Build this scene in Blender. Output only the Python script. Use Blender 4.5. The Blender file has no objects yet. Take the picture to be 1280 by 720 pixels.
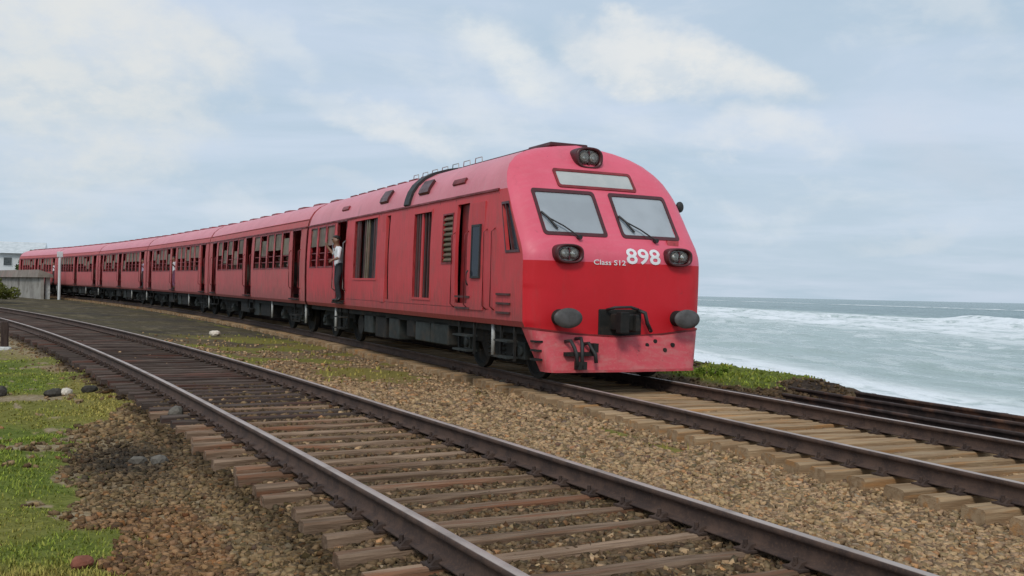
import bpy, bmesh, math, random
import numpy as np
from mathutils import Matrix, Vector

random.seed(7)
rng = np.random.default_rng(11)
scene = bpy.context.scene
COL = scene.collection

# ------------------------------------------------------------------ camera
CAM_H, ROLL, PITCH, FPX = 1.4593, 0.0218, 0.00407, 1220.6
cr, sr, cp, sp = math.cos(ROLL), math.sin(ROLL), math.cos(PITCH), math.sin(PITCH)
c_fwd = Vector((0, cp, sp)); c_up0 = Vector((0, -sp, cp)); c_r0 = Vector((1, 0, 0))
c_right = c_r0 * cr + c_up0 * sr
c_up = c_up0 * cr - c_r0 * sr
cam_data = bpy.data.cameras.new('camera'); cam = bpy.data.objects.new('camera', cam_data); COL.objects.link(cam)
cam_data.sensor_width = 36.0; cam_data.lens = FPX / 1280 * 36.0
cam_data.clip_start = 0.05; cam_data.clip_end = 30000
M = Matrix((c_right, c_up, -c_fwd)).transposed().to_4x4(); M.translation = (0, 0, CAM_H)
cam.matrix_world = M
scene.camera = cam
scene.render.resolution_x, scene.render.resolution_y = 1024, 576

# ------------------------------------------------------------------ node helpers
class NT:
    def __init__(s, tree): s.t = tree; s.n = tree.nodes; s.l = tree.links
    def new(s, kind, **kw):
        nd = s.n.new(kind)
        for k, v in kw.items(): setattr(nd, k, v)
        return nd
    def put(s, sock, v):
        if v is None: return
        if isinstance(v, bpy.types.NodeSocket): s.l.new(v, sock)
        else: sock.default_value = v
    def math(s, op, a, b=None, c=None, clamp=False):
        nd = s.new('ShaderNodeMath', operation=op, use_clamp=clamp)
        s.put(nd.inputs[0], a); s.put(nd.inputs[1], b); s.put(nd.inputs[2], c)
        return nd.outputs[0]
    def vmath(s, op, a, b=None):
        nd = s.new('ShaderNodeVectorMath', operation=op)
        s.put(nd.inputs[0], a); s.put(nd.inputs[1], b)
        return nd.outputs['Value'] if op in ('DOT_PRODUCT', 'LENGTH') else nd.outputs[0]
    def scale(s, a, f):
        nd = s.new('ShaderNodeVectorMath', operation='SCALE'); s.put(nd.inputs[0], a); s.put(nd.inputs['Scale'], f)
        return nd.outputs[0]
    def noise(s, vec, scale=5, detail=4, rough=0.55, dist=0.0, out=0):
        nd = s.new('ShaderNodeTexNoise'); s.put(nd.inputs['Vector'], vec)
        nd.inputs['Scale'].default_value = scale; nd.inputs['Detail'].default_value = detail
        nd.inputs['Roughness'].default_value = rough; nd.inputs['Distortion'].default_value = dist
        return nd.outputs[out]
    def voronoi(s, vec, scale=5, feature='F1', out='Distance'):
        nd = s.new('ShaderNodeTexVoronoi', feature=feature); s.put(nd.inputs['Vector'], vec)
        nd.inputs['Scale'].default_value = scale
        return nd.outputs[out]
    def ramp(s, f, lo, hi, a=0.0, b=1.0, smooth=True):
        nd = s.new('ShaderNodeMapRange', interpolation_type='SMOOTHSTEP' if smooth else 'LINEAR')
        s.put(nd.inputs['Value'], f); nd.inputs['From Min'].default_value = lo; nd.inputs['From Max'].default_value = hi
        nd.inputs['To Min'].default_value = a; nd.inputs['To Max'].default_value = b
        return nd.outputs[0]
    def mix(s, f, a, b, blend='MIX'):
        nd = s.new('ShaderNodeMix', data_type='RGBA', blend_type=blend)
        s.put(nd.inputs[0], f)
        for sock, v in ((nd.inputs[6], a), (nd.inputs[7], b)):
            s.put(sock, v if isinstance(v, bpy.types.NodeSocket) else (*v, 1.0))
        return nd.outputs[2]
    def mapping(s, vec, scale=(1, 1, 1), loc=(0, 0, 0)):
        nd = s.new('ShaderNodeMapping'); s.put(nd.inputs['Vector'], vec)
        nd.inputs['Scale'].default_value = scale; nd.inputs['Location'].default_value = loc
        return nd.outputs[0]
    def xyz(s, vec):
        nd = s.new('ShaderNodeSeparateXYZ'); s.put(nd.inputs[0], vec); return nd.outputs
    def comb(s, x, y, z):
        nd = s.new('ShaderNodeCombineXYZ'); s.put(nd.inputs[0], x); s.put(nd.inputs[1], y); s.put(nd.inputs[2], z)
        return nd.outputs[0]

# ------------------------------------------------------------------ sky and sun
SUN_AZ = math.atan2(-0.16, -0.98); SUN_EL = math.radians(44)
world = bpy.data.worlds.new('World'); scene.world = world; world.use_nodes = True
nt = NT(world.node_tree)
for nd in list(nt.n): nt.n.remove(nd)
wout = nt.new('ShaderNodeOutputWorld'); bg = nt.new('ShaderNodeBackground'); nt.l.new(bg.outputs[0], wout.inputs[0])
sky = nt.new('ShaderNodeTexSky', sky_type='NISHITA', sun_disc=False)
sky.sun_elevation = SUN_EL; sky.sun_rotation = SUN_AZ; sky.air_density = 1.0; sky.dust_density = 1.5; sky.ozone_density = 1.0
tc = nt.new('ShaderNodeTexCoord'); D = tc.outputs['Generated']
dx, dy, dz = nt.xyz(D)
up = nt.math('ADD', nt.math('MAXIMUM', dz, 0.0), 0.12)
plane = nt.comb(nt.math('DIVIDE', dx, up), nt.math('DIVIDE', dy, up), 0.0)
# thin, even overcast that lets some blue through
veil = nt.noise(nt.mapping(plane, (0.55, 0.8, 1), (3.1, 1.7, 0)), 1.3, 6, 0.55, 0.4)
thin = nt.mix(nt.ramp(veil, 0.34, 0.66), (4.95, 6.2, 7.4), (6.2, 7.15, 8.45))
col = nt.mix(0.9, sky.outputs[0], thin)
# soft grey-blue shelf low over the horizon, all round
low = nt.ramp(dz, 0.015, 0.20, 1.0, 0.0)
lown = nt.noise(nt.mapping(D, (3, 3, 14)), 1.6, 5, 0.55, 0.3)
col = nt.mix(nt.math('MULTIPLY', low, nt.ramp(lown, 0.40, 0.66, 0.15, 0.8)), col, (4.75, 5.95, 7.0))
# generic broken cloud
gen = nt.noise(nt.mapping(D, (1, 1, 2.4), (7.3, 0.4, 0.2)), 4.2, 9, 0.6, 0.35)
col = nt.mix(nt.ramp(gen, 0.50, 0.72, 0.0, 0.6), col, (7.3, 7.8, 8.3))
# the brighter cloud banks, each at its own bearing in the sky
def pix_dir(u, v):
    d = c_fwd + c_right * ((u - 640) / FPX) + c_up * ((360 - v) / FPX)
    return d.normalized()
wob = nt.noise(nt.mapping(D, (1, 1, 1.5)), 5.0, 6, 0.55, 0.2, out=1)
wobv = nt.scale(nt.vmath('SUBTRACT', wob, (0.5, 0.5, 0.5)), 0.16)
Dw = nt.vmath('ADD', D, wobv)
puff = nt.noise(nt.mapping(D, (1, 1, 1.5)), 11.0, 9, 0.66, 0.15)
fluff = nt.noise(nt.mapping(D, (1, 1, 1.8)), 24.0, 7, 0.6)
for (u, v, ru, rv, tilt, amt, cc) in [
        (60, 95, 215, 140, 20, 1.0, (7.3, 7.6, 7.65)), (140, 35, 175, 70, 25, .7, (7.6, 7.8, 7.8)), (325, 45, 80, 26, 28, .55, (7.2, 7.7, 8.1)),
        (480, 148, 130, 32, 16, .9, (7.5, 7.9, 8.2)), (630, 72, 90, 42, 34, 1.0, (7.6, 8.0, 8.2)),
        (870, 98, 155, 38, 17, 1.0, (8.0, 8.15, 8.1)), (765, 62, 75, 24, 14, .7, (7.6, 7.9, 8.1)), (945, 185, 115, 26, 13, .9, (7.4, 7.8, 8.2)),
        (1190, 15, 70, 30, 20, .5, (7.3, 7.7, 8.0)), (1140, 275, 90, 16, -4, .5, (6.9, 7.4, 7.9)), (450, 240, 100, 14, 4, .35, (6.8, 7.3, 7.8)),
        (1180, 190, 120, 50, 5, .35, (6.6, 7.0, 7.9))]:
    c = pix_dir(u, v); t = math.radians(tilt)
    e1 = c_right * math.cos(t) - c_up * math.sin(t); e1 = (e1 - c * e1.dot(c)).normalized(); e2 = c.cross(e1)
    k = nt.vmath('DOT_PRODUCT', D, tuple(c))
    a = nt.math('DIVIDE', nt.vmath('DOT_PRODUCT', Dw, tuple(e1)), ru / FPX)
    b = nt.math('DIVIDE', nt.vmath('DOT_PRODUCT', Dw, tuple(e2)), rv / FPX)
    q = nt.math('ADD', nt.math('MULTIPLY', a, a), nt.math('MULTIPLY', b, b))
    q = nt.math('ADD', q, nt.math('MULTIPLY', nt.math('SUBTRACT', puff, 0.5), 1.9))
    m = nt.math('MULTIPLY', nt.ramp(q, -0.2, 1.2, amt, 0.0), nt.math('GREATER_THAN', k, 0.3))
    m = nt.math('MULTIPLY', m, nt.ramp(fluff, 0.3, 0.62, 0.5, 1.0))
    col = nt.mix(m, col, cc)
nt.l.new(col, bg.inputs[0]); bg.inputs[1].default_value = 0.1

sun_d = bpy.data.lights.new('sun', 'SUN'); sun_o = bpy.data.objects.new('sun', sun_d); COL.objects.link(sun_o)
sun_d.energy = 1.5; sun_d.angle = math.radians(14); sun_d.color = (1.0, 0.96, 0.9)
sdir = Vector((math.sin(SUN_AZ) * math.cos(SUN_EL), math.cos(SUN_AZ) * math.cos(SUN_EL), math.sin(SUN_EL)))
sun_o.rotation_euler = sdir.to_track_quat('Z', 'Y').to_euler()
vs = scene.view_settings
vs.view_transform = 'Standard'; vs.look = 'None'; vs.exposure = 0.0; vs.gamma = 1.0; vs.use_curve_mapping = False

# ------------------------------------------------------------------ materials
def base_mat(name):
    m = bpy.data.materials.new(name); m.use_nodes = True
    nt = NT(m.node_tree); p = m.node_tree.nodes['Principled BSDF']
    return m, nt, p
def ocoord(nt, vary=True, kind='Object'):
    v = nt.new('ShaderNodeTexCoord').outputs[kind]
    if vary:
        r = nt.new('ShaderNodeObjectInfo').outputs['Random']
        v = nt.vmath('ADD', v, nt.comb(nt.math('MULTIPLY', r, 37.0), nt.math('MULTIPLY', r, 91.0), nt.math('MULTIPLY', r, 53.0)))
    return v
def bump(nt, p, h, strength=0.3, dist=0.02):
    b = nt.new('ShaderNodeBump'); nt.put(b.inputs['Height'], h); b.inputs['Strength'].default_value = strength; b.inputs['Distance'].default_value = dist
    nt.l.new(b.outputs[0], p.inputs['Normal'])
def pmat(name, c1, c2=None, scale=6, rough=0.6, metal=0.0, stretch=(1, 1, 1), bmp=0.0, bscale=40, spec=0.5, coat=0.0, vary=True, c3=None, s3=1.0, randval=0.0):
    m, nt, p = base_mat(name); v = ocoord(nt, vary)
    if c2 is None: c2 = tuple(x * 0.8 for x in c1)
    n = nt.noise(nt.mapping(v, stretch), scale, 6, 0.6)
    c = nt.mix(nt.ramp(n, 0.35, 0.65), c1, c2)
    if c3 is not None:
        n3 = nt.noise(nt.mapping(v, stretch, (5, 3, 1)), s3, 5, 0.65); c = nt.mix(nt.ramp(n3, 0.5, 0.68), c, c3)
    if randval:
        r = nt.new('ShaderNodeObjectInfo').outputs['Random']
        c = nt.mix(1.0, c, nt.comb(*[nt.ramp(r, 0, 1, 1 - randval, 1 + randval, False)] * 3), 'MULTIPLY')
    nt.put(p.inputs['Base Color'], c)
    nt.put(p.inputs['Roughness'], nt.ramp(n, 0.3, 0.7, max(0.02, rough - 0.08), min(1, rough + 0.1)))
    p.inputs['Metallic'].default_value = metal; p.inputs['Specular IOR Level'].default_value = spec
    p.inputs['Coat Weight'].default_value = coat
    if bmp: bump(nt, p, nt.noise(nt.mapping(v, stretch), bscale, 4, 0.6), bmp)
    return m
def paint_mat(name, c1, c2, dust, dust_amt, rough, grime=True, coat=0.0, chips=0.35):
    """sprayed red paint, faded in clouds, with road dust and run-down streaks"""
    m, nt, p = base_mat(name); v = ocoord(nt)
    fade = nt.noise(v, 0.9, 6, 0.6); c = nt.mix(nt.ramp(fade, 0.3, 0.7), c1, c2)
    st = nt.noise(nt.mapping(v, (1, 9, 0.7)), 2.6, 6, 0.65)
    c = nt.mix(nt.ramp(st, 0.42, 0.72, 0.0, dust_amt), c, dust)
    fine = nt.noise(v, 22, 4, 0.65)
    c = nt.mix(nt.ramp(fine, 0.5, 0.75, 0.0, dust_amt * 0.6), c, tuple(x * 1.15 for x in dust))
    if grime:
        bl = nt.noise(nt.mapping(v, (1, 1.3, 0.6), (4, 9, 2)), 2.1, 7, 0.68)
        c = nt.mix(nt.ramp(bl, 0.5, 0.74, 0.0, 0.5), c, (0.30, 0.085, 0.07))
        z = nt.xyz(nt.new('ShaderNodeTexCoord').outputs['Object'])[2]
        n2 = nt.noise(nt.mapping(v, (1, 5, 1.2)), 2.2, 6, 0.7)
        c = nt.mix(nt.ramp(nt.math('ADD', z, nt.math('MULTIPLY', n2, 1.4)), 1.55, 2.2, 0.55, 0.0), c, (0.16, 0.062, 0.05))
    chip = nt.noise(nt.mapping(v, (1, 1, .8), (2, 5, 8)), 9.0, 8, 0.72)
    c = nt.mix(nt.ramp(chip, 0.62, 0.72, 0.0, chips), c, (0.13, 0.035, 0.03))
    sooty = nt.noise(nt.mapping(v, (2.2, 2.2, .5), (1, 7, 3)), 1.5, 7, 0.65)
    c = nt.mix(nt.ramp(sooty, 0.52, 0.75, 0.0, chips * 0.7), c, (0.22, 0.06, 0.055))
    nt.put(p.inputs['Base Color'], c)
    nt.put(p.inputs['Roughness'], nt.ramp(st, 0.3, 0.7, rough, rough + 0.18)); p.inputs['Coat Weight'].default_value = coat
    p.inputs['Coat Roughness'].default_value = 0.15
    bump(nt, p, nt.noise(nt.mapping(v, (0.6, 0.8, 0.8)), 1.7, 3, 0.5), 0.12, 0.03)
    return m
MT = {}
MT['red_side'] = paint_mat('red_side_paint', (0.66, 0.052, 0.062), (0.58, 0.042, 0.050), (0.50, 0.13, 0.11), 0.40, 0.5)
MT['red_coach'] = paint_mat('dusty_coach_paint', (0.58, 0.085, 0.09), (0.50, 0.075, 0.078), (0.42, 0.20, 0.17), 0.75, 0.55)
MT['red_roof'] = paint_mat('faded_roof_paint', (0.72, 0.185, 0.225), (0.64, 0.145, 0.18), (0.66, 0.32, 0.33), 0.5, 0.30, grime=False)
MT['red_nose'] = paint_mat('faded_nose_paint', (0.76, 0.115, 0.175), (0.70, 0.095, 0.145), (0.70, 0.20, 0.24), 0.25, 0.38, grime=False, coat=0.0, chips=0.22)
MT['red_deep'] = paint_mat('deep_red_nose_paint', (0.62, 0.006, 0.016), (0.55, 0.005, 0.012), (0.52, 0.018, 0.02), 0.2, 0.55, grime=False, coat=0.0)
MT['red_valance'] = paint_mat('worn_valance_paint', (0.60, 0.075, 0.095), (0.50, 0.05, 0.06), (0.48, 0.19, 0.17), 0.6, 0.5, grime=False, chips=0.8)
MT['red_dark'] = pmat('dark_red_recess', (0.26, 0.018, 0.02), (0.15, 0.012, 0.012), 3, 0.5)
MT['black'] = pmat('black_rubber', (0.018, 0.018, 0.018), (0.03, 0.028, 0.026), 8, 0.6)
MT['under'] = pmat('sooty_underframe', (0.016, 0.017, 0.016), (0.028, 0.026, 0.024), 4, 0.8, bmp=0.2, spec=0.2, c3=(0.045, 0.036, 0.028), s3=2.5)
MT['box_grey'] = pmat('grey_equipment_paint', (0.040, 0.046, 0.044), (0.026, 0.030, 0.028), 3, 0.7, spec=0.25, c3=(0.05, 0.042, 0.034), s3=3)
MT['buffer_grey'] = pmat('worn_buffer_face', (0.095, 0.09, 0.087), (0.06, 0.056, 0.052), 6, 0.6, c3=(0.07, 0.05, 0.04), s3=3)
MT['pole_white'] = pmat('dull_white_pipe', (0.48, 0.48, 0.46), (0.36, 0.36, 0.33), 6, 0.5)
MT['steel'] = pmat('bare_steel', (0.33, 0.32, 0.31), (0.22, 0.2, 0.19), 9, 0.4, 0.8)
MT['lamp_chrome'] = pmat('lamp_reflector', (0.75, 0.75, 0.72), (0.6, 0.6, 0.58), 9, 0.18, 0.9)
MT['bezel'] = pmat('dark_red_bezel', (0.085, 0.012, 0.014), (0.06, 0.012, 0.012), 5, 0.4)
MT['white'] = pmat('white_lettering', (0.82, 0.82, 0.82), (0.74, 0.74, 0.74), 12, 0.5)
MT['olive'] = pmat('dusty_olive_shutter', (0.17, 0.135, 0.075), (0.125, 0.085, 0.055), 2.5, 0.55, c3=(0.24, 0.12, 0.09), s3=1.4, randval=0.2)
MT['interior'] = pmat('coach_interior', (0.16, 0.13, 0.10), (0.11, 0.09, 0.075), 2, 0.8)
MT['grille'] = pmat('dark_grille', (0.10, 0.022, 0.022), (0.06, 0.03, 0.025), 5, 0.6)
MT['cab_in'] = pmat('cab_interior', (0.42, 0.43, 0.42), (0.34, 0.35, 0.35), 2, 0.7)
MT['board'] = pmat('destination_blind', (0.50, 0.50, 0.47), (0.42, 0.44, 0.42), 2, 0.4)
MT['skin'] = pmat('brown_skin', (0.24, 0.12, 0.075), (0.2, 0.10, 0.06), 8, 0.5)
MT['shirt'] = pmat('white_shirt', (0.82, 0.82, 0.84), (0.7, 0.7, 0.73), 8, 0.8)
MT['blue_shirt'] = pmat('pale_violet_shirt', (0.5, 0.45, 0.6), (0.42, 0.38, 0.5), 8, 0.8)
MT['trousers'] = pmat('dark_trousers', (0.02, 0.02, 0.026), (0.03, 0.03, 0.035), 8, 0.8)
MT['sarong'] = pmat('plum_sarong', (0.2, 0.07, 0.13), (0.16, 0.06, 0.1), 8, 0.8)
MT['hair'] = pmat('black_hair', (0.012, 0.01, 0.009), (0.02, 0.016, 0.014), 20, 0.5)
def glass_mat(name, tint, film, amt):
    m, nt, p = base_mat(name); v = ocoord(nt)
    out = m.node_tree.nodes['Material Output']
    tr = nt.new('ShaderNodeBsdfTransparent'); tr.inputs[0].default_value = (*tint, 1)
    gl = nt.new('ShaderNodeBsdfGlossy'); gl.inputs['Roughness'].default_value = 0.05
    df = nt.new('ShaderNodeBsdfDiffuse'); df.inputs[0].default_value = (*film, 1)
    fr = nt.new('ShaderNodeFresnel'); fr.inputs[0].default_value = 1.55
    m1 = nt.new('ShaderNodeMixShader'); nt.put(m1.inputs[0], fr.outputs[0]); nt.l.new(tr.outputs[0], m1.inputs[1]); nt.l.new(gl.outputs[0], m1.inputs[2])
    m2 = nt.new('ShaderNodeMixShader'); nt.put(m2.inputs[0], nt.ramp(nt.noise(v, 1.1, 5, 0.55), 0.3, 0.7, amt * 0.88, amt * 1.12))
    nt.l.new(m1.outputs[0], m2.inputs[1]); nt.l.new(df.outputs[0], m2.inputs[2]); nt.l.new(m2.outputs[0], out.inputs[0])
    return m
MT['glass'] = glass_mat('windscreen_glass', (0.6, 0.65, 0.67), (0.50, 0.54, 0.57), 0.72)  # pale diffuse layer paints in the sky reflection and cab light
MT['dark_glass'] = glass_mat('dark_door_glass', (0.2, 0.24, 0.3), (0.06, 0.075, 0.10), 0.5)
MT['lens'] = glass_mat('lamp_glass', (0.9, 0.9, 0.88), (0.6, 0.6, 0.55), 0.2)

# ------------------------------------------------------------------ mesh helpers
def link(o, parent=None):
    COL.objects.link(o)
    if parent is not None: o.parent = parent
    return o
def tag(o, label=None, cat=None, group=None, kind=None):
    for k, v in (('label', label), ('category', cat), ('group', group), ('kind', kind)):
        if v: o[k] = v
    return o
def empty(name, loc=(0, 0, 0), rz=0.0, label=None, cat=None, group=None):
    o = bpy.data.objects.new(name, None); COL.objects.link(o); o.location = loc; o.rotation_euler = (0, 0, rz)
    o.empty_display_size = 0.2
    return tag(o, label, cat, group)
class MB:
    def __init__(s): s.v = []; s.f = []
    def add(s, vs, fs):
        k = len(s.v); s.v.extend([tuple(map(float, q)) for q in vs]); s.f.extend([tuple(k + i for i in f) for f in fs]); return s
    def box(s, x0, x1, y0, y1, z0, z1):
        x0, x1 = sorted((x0, x1)); y0, y1 = sorted((y0, y1)); z0, z1 = sorted((z0, z1))
        return s.add([(x0, y0, z0), (x1, y0, z0), (x1, y1, z0), (x0, y1, z0), (x0, y0, z1), (x1, y0, z1), (x1, y1, z1), (x0, y1, z1)],
                     [(0, 3, 2, 1), (4, 5, 6, 7), (0, 1, 5, 4), (1, 2, 6, 5), (2, 3, 7, 6), (3, 0, 4, 7)])
    def hexa(s, p): # 8 corner points, bottom ring then top ring
        return s.add(p, [(0, 3, 2, 1), (4, 5, 6, 7), (0, 1, 5, 4), (1, 2, 6, 5), (2, 3, 7, 6), (3, 0, 4, 7)])
    def loft(s, rings, caps=True, closed=True):
        n = len(rings[0]); k = len(s.v)
        for r in rings: s.v.extend([tuple(map(float, q)) for q in r])
        for i in range(len(rings) - 1):
            for j in range(n if closed else n - 1):
                a = k + i * n + j; b = k + i * n + (j + 1) % n
                s.f.append((a, b, b + n, a + n))
        if caps and closed:
            s.f.append(tuple(k + j for j in reversed(range(n)))); s.f.append(tuple(k + (len(rings) - 1) * n + j for j in range(n)))
        return s
    def tube(s, pts, r, n=8):
        pts = [Vector(p) for p in pts]; rings = []
        rr = r if isinstance(r, (list, tuple)) else [r] * len(pts)
        for i, p in enumerate(pts):
            t = (pts[min(i + 1, len(pts) - 1)] - pts[max(i - 1, 0)]).normalized()
            a = t.cross(Vector((0, 0, 1)))
            if a.length < 1e-3: a = t.cross(Vector((1, 0, 0)))
            a.normalize(); b = t.cross(a)
            rings.append([p + (a * math.cos(q) + b * math.sin(q)) * rr[i] for q in [2 * math.pi * j / n for j in range(n)]])
        return s.loft(rings)
    def lathe_y(s, c, prof, n=24, sx=1.0, sz=1.0):
        """profile [(radius, y)] turned about the y axis through c, optionally squashed"""
        return s.loft([[(c[0] + r * sx * math.cos(2 * math.pi * j / n), c[1] + y, c[2] + r * sz * math.sin(2 * math.pi * j / n)) for j in range(n)] for r, y in prof])
    def lathe_x(s, c, prof, n=24):
        return s.loft([[(c[0] + x, c[1] + r * math.cos(2 * math.pi * j / n), c[2] + r * math.sin(2 * math.pi * j / n)) for j in range(n)] for r, x in prof])
    def build(s, name, mat, parent=None, smooth=False, bevel=0.0, autosmooth=None):
        me = bpy.data.meshes.new(name); me.from_pydata(s.v, [], s.f); me.validate(); me.update()
        bm = bmesh.new(); bm.from_mesh(me); bmesh.ops.recalc_face_normals(bm, faces=bm.faces); bm.to_mesh(me); bm.free()
        me.materials.append(MT[mat] if isinstance(mat, str) else mat)
        if smooth: me.polygons.foreach_set('use_smooth', [True] * len(me.polygons))
        if autosmooth is not None:
            me.polygons.foreach_set('use_smooth', [True] * len(me.polygons)); me.set_sharp_from_angle(angle=math.radians(autosmooth))
        o = bpy.data.objects.new(name, me); link(o, parent)
        if bevel:
            b = o.modifiers.new('edge', 'BEVEL'); b.width = bevel; b.segments = 2; b.limit_method = 'ANGLE'
        return o
def np_mesh(name, verts, faces, mat, parent=None, smooth=False, attr=None):
    me = bpy.data.meshes.new(name); nv, nf, k = len(verts), len(faces), faces.shape[1]
    me.vertices.add(nv); me.vertices.foreach_set('co', np.ascontiguousarray(verts, dtype=np.float32).ravel())
    me.loops.add(nf * k); me.loops.foreach_set('vertex_index', np.ascontiguousarray(faces, dtype=np.int32).ravel())
    me.polygons.add(nf); me.polygons.foreach_set('loop_start', np.arange(0, nf * k, k, dtype=np.int32))
    if smooth: me.polygons.foreach_set('use_smooth', np.ones(nf, dtype=bool))
    for an, av in (attr or {}).items():
        a = me.attributes.new(an, 'FLOAT_COLOR', 'POINT')
        c4 = np.ones((nv, 4), dtype=np.float32); c4[:, :av.shape[1]] = av; a.data.foreach_set('color', c4.ravel())
    me.update(calc_edges=True); me.validate()
    me.materials.append(MT[mat] if isinstance(mat, str) else mat)
    o = bpy.data.objects.new(name, me); return link(o, parent)
def copy_tree(o, parent=None):
    c = o.copy(); COL.objects.link(c); c.parent = parent
    for ch in o.children: copy_tree(ch, c)
    return c

# value noise for shaping the ground
def _hash(ix, iy, seed):
    n = (ix.astype(np.int64) * 374761393 + iy.astype(np.int64) * 668265263 + seed * 974711) & 0xffffffff
    n = ((n ^ (n >> 13)) * 1274126177) & 0xffffffff
    return ((n ^ (n >> 16)) & 0xffff) / 65535.0
def vnoise(x, y, seed=0):
    ix, iy = np.floor(x), np.floor(y); fx, fy = x - ix, y - iy
    fx = fx * fx * (3 - 2 * fx); fy = fy * fy * (3 - 2 * fy)
    a, b, c, d = _hash(ix, iy, seed), _hash(ix + 1, iy, seed), _hash(ix, iy + 1, seed), _hash(ix + 1, iy + 1, seed)
    return (a * (1 - fx) + b * fx) * (1 - fy) + (c * (1 - fx) + d * fx) * fy
def fbm(x, y, seed=0, oct=4):
    t = 0; a = 0.5; n = 0
    for o in range(oct): t = t + a * vnoise(x * 2 ** o, y * 2 ** o, seed + o); n += a; a *= 0.55
    return t / n
def sstep(x, a, b):
    t = np.clip((x - a) / (b - a), 0, 1); return t * t * (3 - 2 * t)

# ------------------------------------------------------------------ the two lines of track
GAUGE2 = 1.004       # half the distance between rail head centres
class Line:
    def __init__(s, x0, hd, k, s0, grade, dz):
        s.s = np.arange(-14, 190, 0.25); s.grade, s.dz = grade, dz
        fine = np.arange(-14, 190, 0.05); th = hd + k * np.maximum(fine - s0, 0)
        # integrate so that s = -8 lies on y = 0 at x0, as surveyed
        x = -np.cumsum(np.sin(th)) * 0.05; y = np.cumsum(np.cos(th)) * 0.05
        i = int(round(6 / 0.05)); x += x0 - x[i]; y -= y[i]
        s.x = np.interp(s.s, fine, x); s.y = np.interp(s.s, fine, y); s.th = np.interp(s.s, fine, th)
    def z(s, q): return s.dz + s.grade * np.clip(np.asarray(q, float) - 5, 0, 120)
    def at(s, q, off=0.0):
        x, y, th = np.interp(q, s.s, s.x), np.interp(q, s.s, s.y), np.interp(q, s.s, s.th)
        return x + off * np.cos(th), y + off * np.sin(th), th
    def locate(s, px, py):
        S = np.empty(len(px)); O = np.empty(len(px))
        step = 20000
        for i in range(0, len(px), step):
            a, b = px[i:i + step], py[i:i + step]
            d = (a[:, None] - s.x[None, ::4]) ** 2 + (b[:, None] - s.y[None, ::4]) ** 2
            j = d.argmin(1) * 4; th = s.th[j]; ex, ey = a - s.x[j], b - s.y[j]
            S[i:i + step] = s.s[j] + (-ex * np.sin(th) + ey * np.cos(th)); O[i:i + step] = ex * np.cos(th) + ey * np.sin(th)
        return S, O
T1 = Line(3.86843, 0.48328, 0.00411, -1.48972, 0.006, 0.0)
T2 = Line(8.48347, 0.40239, 0.00283, 3.42996, 0.00444, 0.03013)

# ------------------------------------------------------------------ ground
def surf(px, py):
    """height and cover of the land at (px, py)"""
    s1, o1 = T1.locate(px, py); s2, o2 = T2.locate(px, py)
    z1, z2 = T1.z(s1), T2.z(s2)
    t = np.clip(o1 / np.maximum(o1 - o2, 0.5), 0, 1)
    base = z1 * (1 - t) + z2 * t
    h1 = np.interp(o1, [-60, -6, -2.4, -1.75, -1.45, -1.1, -0.9, 0.9, 1.1, 1.5, 2.2, 3.2], [-.55, -.46, -.42, -.36, -.31, -.265, -.262, -.262, -.25, -.215, -.26, -.31])
    h2 = np.interp(o2, [-3.2, -2.2, -1.6, -1.3, -1.0, -.85, .85, 1.05, 1.6, 2.4, 3.2, 4.0, 4.5, 9.5, 12], [-.31, -.31, -.34, -.32, -.32, -.285, -.285, -.30, -.34, -.30, -.26, -.19, -.35, -4.6, -5.5])
    n1 = np.abs(o1) < np.abs(o2)
    z = base + np.where(n1, h1, h2) + .20 * sstep(o2, 1.5, 2.4) * (1 - sstep(o2, 3.9, 4.6)) * sstep(s2, 7.0, 9.5)
    rough = fbm(px * 1.3, py * 1.3, 3) - .5; fine = fbm(px * 7, py * 7, 9, 3) - .5
    wild = sstep(-o1, 1.8, 3.0)
    z += rough * (.03 + .09 * wild) + fine * (.018 + .02 * wild)
    hump = sstep(-o1, 2.0, 3.5) * (fbm(px * .45 + 5, py * .45, 21) - .5) * .22
    z += hump + .027
    z += (fbm(px * .8, py * .8, 77) - .5) * .5 * sstep(o2, 4.2, 6.0)
    return z, s1, o1, s2, o2
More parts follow.
